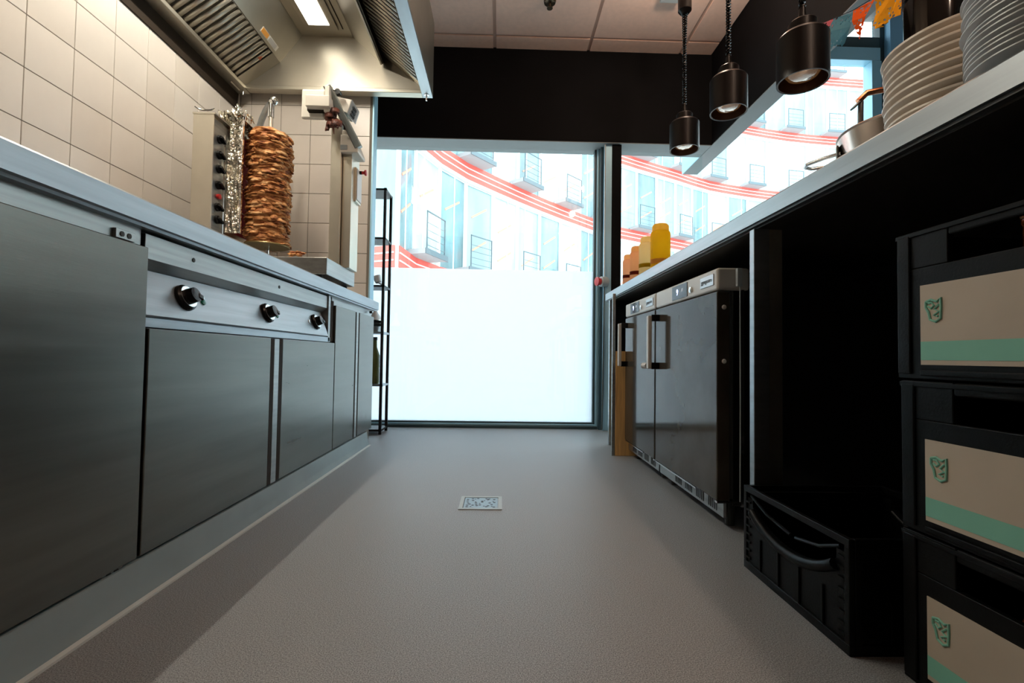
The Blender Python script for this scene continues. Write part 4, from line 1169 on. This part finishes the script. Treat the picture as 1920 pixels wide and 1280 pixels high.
def heat_lamp(y, zb, label, coil):
    t = thing('heat_lamp', label, 'lamp', (TX, y, zb), 'black heat lamps above the counter')
    r = 0.0775; hh = 0.155
    L0 = (TX, y, zb)
    MB().lathe([(r, 0), (r, hh - 0.01), (r - 0.008, hh), (0.035, hh + 0.004), (0.035, hh), (r - 0.012, hh - 0.006), (r - 0.004, hh - 0.014), (r - 0.003, 0)], L0, (0, 0, 1), 48, True).build('shade', LAMP_BLACK, t, True)
    MB().lathe([(r - 0.0035, 0.001), (r - 0.0045, 0.085), (r - 0.006, 0.085), (r - 0.006, 0.001)], L0, (0, 0, 1), 40, True).build('shade_lining', COPPER_IN, t, True)
    MB().lathe([(0, 0.010), (0.025, 0.012), (0.045, 0.020), (0.056, 0.036), (0.052, 0.07), (0.02, 0.13), (0, 0.13)], L0, (0, 0, 1), 36).build('bulb', BULB, t, True)
    MB().lathe([(0, hh + 0.004), (0.043, hh + 0.004), (0.043, hh + 0.042), (0.038, hh + 0.047), (0, hh + 0.047)], L0, (0, 0, 1), 30).build('collar', LAMP_BLACK, t, True)
    MB().lathe([(0.0435, hh + 0.002), (0.0455, hh + 0.002), (0.0455, hh + 0.006), (0.0435, hh + 0.006)], L0, (0, 0, 1), 30, True).build('collar_ring', COPPER_IN, t, True)
    MB().lathe([(0, 0), (0.014, 0), (0.010, 0.05), (0, 0.05)], (TX, y, zb + hh + 0.047), (0, 0, 1), 16).build('cord_grip', LAMP_BLACK, t, True)
    z0, z1 = zb + hh + 0.09, 2.462
    MB().cyl((TX, y, zb + hh + 0.08), (TX, y, z1 + 0.02), 0.0045, 8).build('inner_cord', BLACK_KNOB, t, True)
    turns = int((z1 - z0) / 0.0135)
    pts = []
    for k in range(turns * 9 + 1):
        a = 2 * math.pi * k / 9
        f = k / (turns * 9)
        rr = 0.0085 + 0.004 * max(0, f - 0.7) / 0.3
        pts.append((TX + rr * math.cos(a), y + rr * math.sin(a), z0 + (z1 - z0) * f))
    MB().tube(pts, 0.0032, 5).build('coiled_cord', BLACK_KNOB, t, True)
    MB().lathe([(0, 0), (0.018, 0.0), (0.036, 0.022), (0.036, 0.26), (0, 0.262)], (TX, y, z1 - 0.002), (0, 0, 1), 28).build('ceiling_housing', LAMP_BLACK, t, True)
    MB().cyl((TX, y, z1 + 0.255), (TX, y, ZC - 0.042), 0.008, 10).build('hanger_rod', LAMP_BLACK, t, True)
    box('track_clip', GREYBOX, t, (TX - 0.02, TX + 0.06, y - 0.03, y + 0.03, ZC - 0.042, ZC - 0.036))
heat_lamp(2.55, 1.702, 'black heat lamp farthest from the camera, by the window corner', True)
heat_lamp(2.045, 1.650, 'black heat lamp with dust specks, middle one of three', True)
heat_lamp(1.53, 1.485, 'black heat lamp hanging lowest, beside the bunting', True)

spk = thing('sprinkler', 'small brass sprinkler head under the ceiling', 'sprinkler', at(1031, 2, Z=2.945))
sl = spk.location
MB().lathe([(0, 0.0), (0.042, 0.0), (0.038, -0.014), (0.016, -0.02), (0, -0.02)], sl, (0, 0, 1), 24).build('escutcheon', mat('dark_brass', (0.12, 0.09, 0.06), 0.3, 0.9), spk, True)
MB().lathe([(0, -0.02), (0.010, -0.02), (0.010, -0.045), (0.020, -0.048), (0.020, -0.051), (0, -0.052)], sl, (0, 0, 1), 18).build('deflector', MATS['dark_brass'], spk, True)

# emergency switch and conduit on the post
es = thing('emergency_switch', 'red emergency switch in a grey box on the window post', 'switch', at(1129, 527, Y=3.62))
p = Vector(es.location)
MB().lathe([(0, 0), (0.040, 0), (0.040, 0.05), (0.034, 0.056), (0, 0.056)], (p.x + 0.042, 3.66, p.z), (-1, -0.35, 0), 28).build('switch_box', GREYBOX, es, True)
dv = Vector((-1, -0.35, 0)).normalized()
MB().lathe([(0, 0), (0.026, 0), (0.028, 0.016), (0.034, 0.020), (0.034, 0.032), (0, 0.036)], Vector((p.x + 0.042, 3.66, p.z)) + dv * 0.056, dv, 26).build('red_button', RED, es, True)
MB().tube([(p.x + 0.022, 3.645, p.z + 0.04), (p.x + 0.022, 3.65, 1.5), (p.x + 0.022, 3.65, 2.222)], 0.0055, 8).build('conduit', mat('conduit_white', (0.62, 0.66, 0.68), 0.4), es, True)
MB().tube([(p.x + 0.022, 3.648, p.z - 0.04), (p.x + 0.02, 3.65, 0.6), (p.x + 0.014, 3.65, 0.01)], 0.0055, 8).build('conduit', mat('conduit_dark', (0.08, 0.1, 0.1), 0.4), es, True)

# ------------------------------------------------------------------ floor drain
dx, dy_, ds = -0.1446, 1.7574, 0.16
dn = thing('floor_drain', 'square steel floor drain in the middle of the aisle', 'drain', (dx + ds / 2, dy_ + ds / 2, 0))
fw = 0.014
DS = mat('drain_steel', (0.36, 0.38, 0.37), 0.45, 0.3)
fr_ = MB()
outer = [(dx, dy_), (dx + ds, dy_), (dx + ds, dy_ + ds), (dx, dy_ + ds)]
inner = [(dx + fw, dy_ + fw), (dx + ds - fw, dy_ + fw), (dx + ds - fw, dy_ + ds - fw), (dx + fw, dy_ + ds - fw)]
o0 = [fr_.bm.verts.new((x, y, 0.0)) for x, y in outer]; o1 = [fr_.bm.verts.new((x, y, 0.003)) for x, y in outer]
i1 = [fr_.bm.verts.new((x, y, 0.003)) for x, y in inner]; i0 = [fr_.bm.verts.new((x, y, 0.0005)) for x, y in inner]
for k in range(4):
    k2 = (k + 1) % 4
    fr_.bm.faces.new((o0[k], o0[k2], o1[k2], o1[k])); fr_.bm.faces.new((o1[k], o1[k2], i1[k2], i1[k])); fr_.bm.faces.new((i1[k], i1[k2], i0[k2], i0[k]))
fr_.build('frame', DS, dn)
gt = box('grate', mat('grate_steel', (0.24, 0.285, 0.30), 0.35, 0.7), dn, (dx + fw + 0.003, dx + ds - fw - 0.003, dy_ + fw + 0.002, dy_ + ds - fw - 0.002, 0.0006, 0.0018))
box('gap', DARK_GAP, dn, (dx + fw, dx + fw + 0.0028, dy_ + fw, dy_ + ds - fw, 0.0006, 0.0012))
rg = random.Random(5)
spots = []
while len(spots) < 34:
    x, y = rg.uniform(dx + .028, dx + ds - .028), rg.uniform(dy_ + .026, dy_ + ds - .026)
    if all((x - a) ** 2 + (y - b) ** 2 > .011 ** 2 for a, b in spots):
        spots.append((x, y))
for x, y in spots:
    MB().cyl((x, y, 0.0017), (x, y, 0.0021), rg.choice((0.0034, 0.0052)), 10).build('hole', DARK_GAP, gt)

# ------------------------------------------------------------------ bunting
def paper_mat(name, col, sc):
    mt = bpy.data.materials.new(name)
    mt.use_nodes = True
    nt = mt.node_tree
    nt.nodes.clear()
    o = nt.nodes.new('ShaderNodeOutputMaterial')
    d = nt.nodes.new('ShaderNodeBsdfDiffuse'); d.inputs[0].default_value = (*col, 1)
    tl = nt.nodes.new('ShaderNodeBsdfTranslucent'); tl.inputs[0].default_value = (*col, 1)
    mx0 = nt.nodes.new('ShaderNodeMixShader'); mx0.inputs[0].default_value = 0.5
    tr_ = nt.nodes.new('ShaderNodeBsdfTransparent')
    mx = nt.nodes.new('ShaderNodeMixShader')
    uv = nt.nodes.new('ShaderNodeUVMap')
    v = nt.nodes.new('ShaderNodeTexVoronoi'); v.inputs['Scale'].default_value = sc; v.feature = 'F1'
    mth = nt.nodes.new('ShaderNodeMath'); mth.operation = 'LESS_THAN'; mth.inputs[1].default_value = 0.36
    nt.links.new(uv.outputs[0], v.inputs['Vector']); nt.links.new(v.outputs['Distance'], mth.inputs[0])
    nt.links.new(d.outputs[0], mx0.inputs[1]); nt.links.new(tl.outputs[0], mx0.inputs[2])
    nt.links.new(mth.outputs[0], mx.inputs[0]); nt.links.new(mx0.outputs[0], mx.inputs[1]); nt.links.new(tr_.outputs[0], mx.inputs[2])
    nt.links.new(mx.outputs[0], o.inputs[0])
    return mt
BXX = 1.50
bun = thing('paper_bunting', 'string of cut paper flags hanging beside the black beam', 'bunting', at(1600, 12, X=BXX))
def flag(name, col, poly, scal=True):
    """poly: outline points given as (y, z) in the flag's plane, first two are the hanging edge"""
    n = len(poly)
    bm = bmesh.new()
    uvl = bm.loops.layers.uv.new('UVMap')
    vs_ = [bm.verts.new((BXX + 0.012 * math.sin(i * 1.7), y, z)) for i, (y, z) in enumerate(poly)]
    f = bm.faces.new(vs_)
    ys_ = [p[0] for p in poly]; zs_ = [p[1] for p in poly]
    for l in f.loops:
        l[uvl].uv = ((l.vert.co.y - min(ys_)) / 0.2, (l.vert.co.z - min(zs_)) / 0.2)
    mb = MB(); mb.bm.free(); mb.bm = bm
    o = mb.build(name, paper_mat(name + '_' + str(col), col, 15), bun)
    s = o.modifiers.new('thick', 'SOLIDIFY'); s.thickness = 0.0006
    return o
def fp(px, py):
    q = at(px, py, X=BXX)
    return (q.y, q.z)
flag('pink_flag', (0.75, 0.22, 0.25), [fp(1538, 44), fp(1563, 34), fp(1556, 62), fp(1549, 70), fp(1542, 64)])
flag('blue_flag', (0.13, 0.30, 0.36), [fp(1563, 35), fp(1597, 22), fp(1596, 50), fp(1590, 77), fp(1582, 80), fp(1574, 88), fp(1566, 86), fp(1558, 97), fp(1551, 92), fp(1549, 76), fp(1556, 60)])
flag('orange_flag', (0.85, 0.16, 0.03), [fp(1600, 20), fp(1636, -3), fp(1624, 30), fp(1616, 54), fp(1609, 74), fp(1604, 66), fp(1601, 40)])
flag('yellow_flag', (0.85, 0.42, 0.03), [fp(1640, -6), fp(1688, -40), fp(1690, 28), fp(1676, 34), fp(1664, 40), fp(1652, 50), fp(1645, 54), fp(1640, 48), fp(1638, 20)])
MB().tube([at(1520, 54, X=BXX), at(1563, 34, X=BXX), at(1598, 20, X=BXX), at(1638, -4, X=BXX), at(1700, -44, X=BXX)], 0.0015, 6).build('string', BLACK_KNOB, bun, True)

# ------------------------------------------------------------------ outside: street and curved office building
STREET = mat('pale_paving', (0.52, 0.52, 0.51), 0.9, var=0.06, vscale=2)
tag(MB().box(-60, 90, YWIN + 0.06, 90, -0.25, -0.12).build('street', STREET), 'pale street paving outside', None, None, 'structure')
PANE = mat('teal_facade_glass', (0.24, 0.36, 0.375), 0.10, 0.0, var=0.28, vscale=0.9, stretch=(1, 1, 0.25), spec=0.6)
PANE2 = mat('pale_facade_glass', (0.36, 0.47, 0.48), 0.12, 0.0, var=0.2, vscale=1.2, stretch=(1, 1, 0.3), spec=0.6)
PANE3 = mat('deep_facade_glass', (0.15, 0.25, 0.27), 0.08, 0.0, var=0.35, vscale=1.3, stretch=(1, 1, 0.3), spec=0.6)
WHITE_F = mat('white_facade_metal', (0.86, 0.87, 0.87), 0.5)
REDB = mat('red_facade_band', (0.80, 0.10, 0.075), 0.55)
ORANGE_REFL = mat('orange_reflection', (0.75, 0.30, 0.20), 0.6)
SLAB = mat('grey_balcony_slab', (0.40, 0.43, 0.44), 0.7)
RAIL = mat('dark_rail', (0.10, 0.14, 0.16), 0.5)
ob_ = thing('office_building', 'curved glass office building with red striped bands across the street', 'building', (4, 20, -0.12))
ctrl = [(-7.0, 13.9), (-5.0, 12.9), (-2.6, 11.7), (-2.43, 13.2), (-1.55, 15.2), (-0.17, 17.0), (1.8, 19.3), (3.95, 21.5), (5.5, 22.9), (9.5, 25.2), (12.0, 26.6), (16.8, 28.0), (22.0, 28.6), (28.0, 28.6), (36.0, 27.5)]
def resample(pts, step):
    out = [Vector((*pts[0], 0))]
    acc = 0.0
    for a, b in zip(pts, pts[1:]):
        a, b = Vector((*a, 0)), Vector((*b, 0))
        L = (b - a).length
        d = step - acc
        while d <= L + 1e-9:
            out.append(a + (b - a) * d / L)
            d += step
        acc = L - (d - step)
    return out
def smooth_curve(pts, n=8):
    out = []
    for i in range(len(pts) - 1):
        p0 = Vector(pts[max(i - 1, 0)]); p1 = Vector(pts[i]); p2 = Vector(pts[i + 1]); p3 = Vector(pts[min(i + 2, len(pts) - 1)])
        for k in range(n):
            t = k / n
            out.append(tuple(0.5 * ((2 * p1) + (p2 - p0) * t + (2 * p0 - 5 * p1 + 4 * p2 - p3) * t * t + (3 * p1 - p0 - 3 * p2 + p3) * t ** 3)))
    out.append(pts[-1])
    return out
left = [Vector((*p, 0)) for p in ((-8.2, 14.5), (-6.8, 13.8), (-5.4, 13.1), (-4.0, 12.4), (-2.6, 11.7))]
arc = resample(smooth_curve(ctrl[2:]), 1.42)
nodes = left[:-1] + arc
LEVELS = [2.70, 6.40, 10.10, 13.80, 17.5]      # underside of each red band
rg = random.Random(21)
for i, (a, b) in enumerate(zip(nodes, nodes[1:])):
    t = (b - a).normalized(); L = (b - a).length
    n = Vector((t.y, -t.x, 0))
    if n.y > 0: n = -n
    up_ = Vector((0, 0, 1))
    far = a.x > 24
    for q, z in enumerate(LEVELS):
        c = (a + b) / 2
        low = LEVELS[q - 1] + 0.55 if q else -0.12
        hgt = z - 0.14 - low
        mtp = rg.choice((PANE, PANE, PANE2, PANE3))
        pane = MB().obox(c + up_ * (low + hgt / 2) - n * 0.02, t, up_, n, L - 0.12, hgt, 0.03).build('pane', mtp, ob_)
        MB().obox(c + up_ * (z - 0.07) + n * 0.05, t, up_, n, L + 0.02, 0.11, 0.12).build('white_sill', WHITE_F, ob_)
        bd = MB().obox(c + up_ * (z + 0.27) + n * 0.02, t, up_, n, L + 0.02, 0.54, 0.16).build('red_band', REDB, ob_)
        for zz in (0.17, 0.36):
            MB().obox(c + up_ * (z + zz) + n * 0.105, t, up_, n, L + 0.02, 0.032, 0.02).build('white_stripe', WHITE_F, bd)
        # inner glazing bars and slanting reflections painted as orange bars on the glass
        if not far and hgt > 1 and rg.random() < 0.6:
            MB().obox(c + up_ * (low + hgt / 2) + t * rg.uniform(-.3, .3), t, up_, n, 0.035, hgt, 0.03).build('glazing_bar', WHITE_F, pane)
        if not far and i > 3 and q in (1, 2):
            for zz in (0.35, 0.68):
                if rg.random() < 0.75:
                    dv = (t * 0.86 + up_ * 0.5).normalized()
                    MB().obox(c + up_ * (low + hgt * (zz + rg.uniform(-.05, .05))), dv, n.cross(dv), n, L * 0.62, 0.06, 0.02).build('slanted_reflection', ORANGE_REFL, pane)
        if i % 2 == 1 and i > 3 and not far:
            sl_ = MB().obox(a + t * 0.15 + up_ * (z + 0.60) + n * 0.36, t, up_, n, 1.25, 0.13, 0.62).build('balcony_slab', SLAB, ob_)
            base_z = z + 0.68
            c0 = a + t * 0.15 + n * 0.64
            MB().obox(a + t * 0.15 + up_ * (z + 0.60) + n * 0.68, t, up_, n, 1.26, 0.15, 0.03).build('slab_edge', RAIL, sl_)
            for s in (-0.5, 0.5):
                MB().obox(c0 + t * s + up_ * (base_z + 0.5), t, up_, n, 0.03, 1.0, 0.03).build('rail_post', RAIL, sl_)
            MB().obox(c0 + up_ * (base_z + 1.0), t, up_, n, 1.03, 0.03, 0.03).build('top_rail', RAIL, sl_)
            for r_ in range(1, 5):
                MB().obox(c0 + up_ * (base_z + 0.2 * r_ - 0.1), t, up_, n, 1.0, 0.014, 0.014).build('rail_bar', RAIL, sl_)
    MB().obox(a + up_ * 8.7 + n * 0.02, t, up_, n, 0.085, 17.6, 0.10).build('mullion', WHITE_F, ob_)
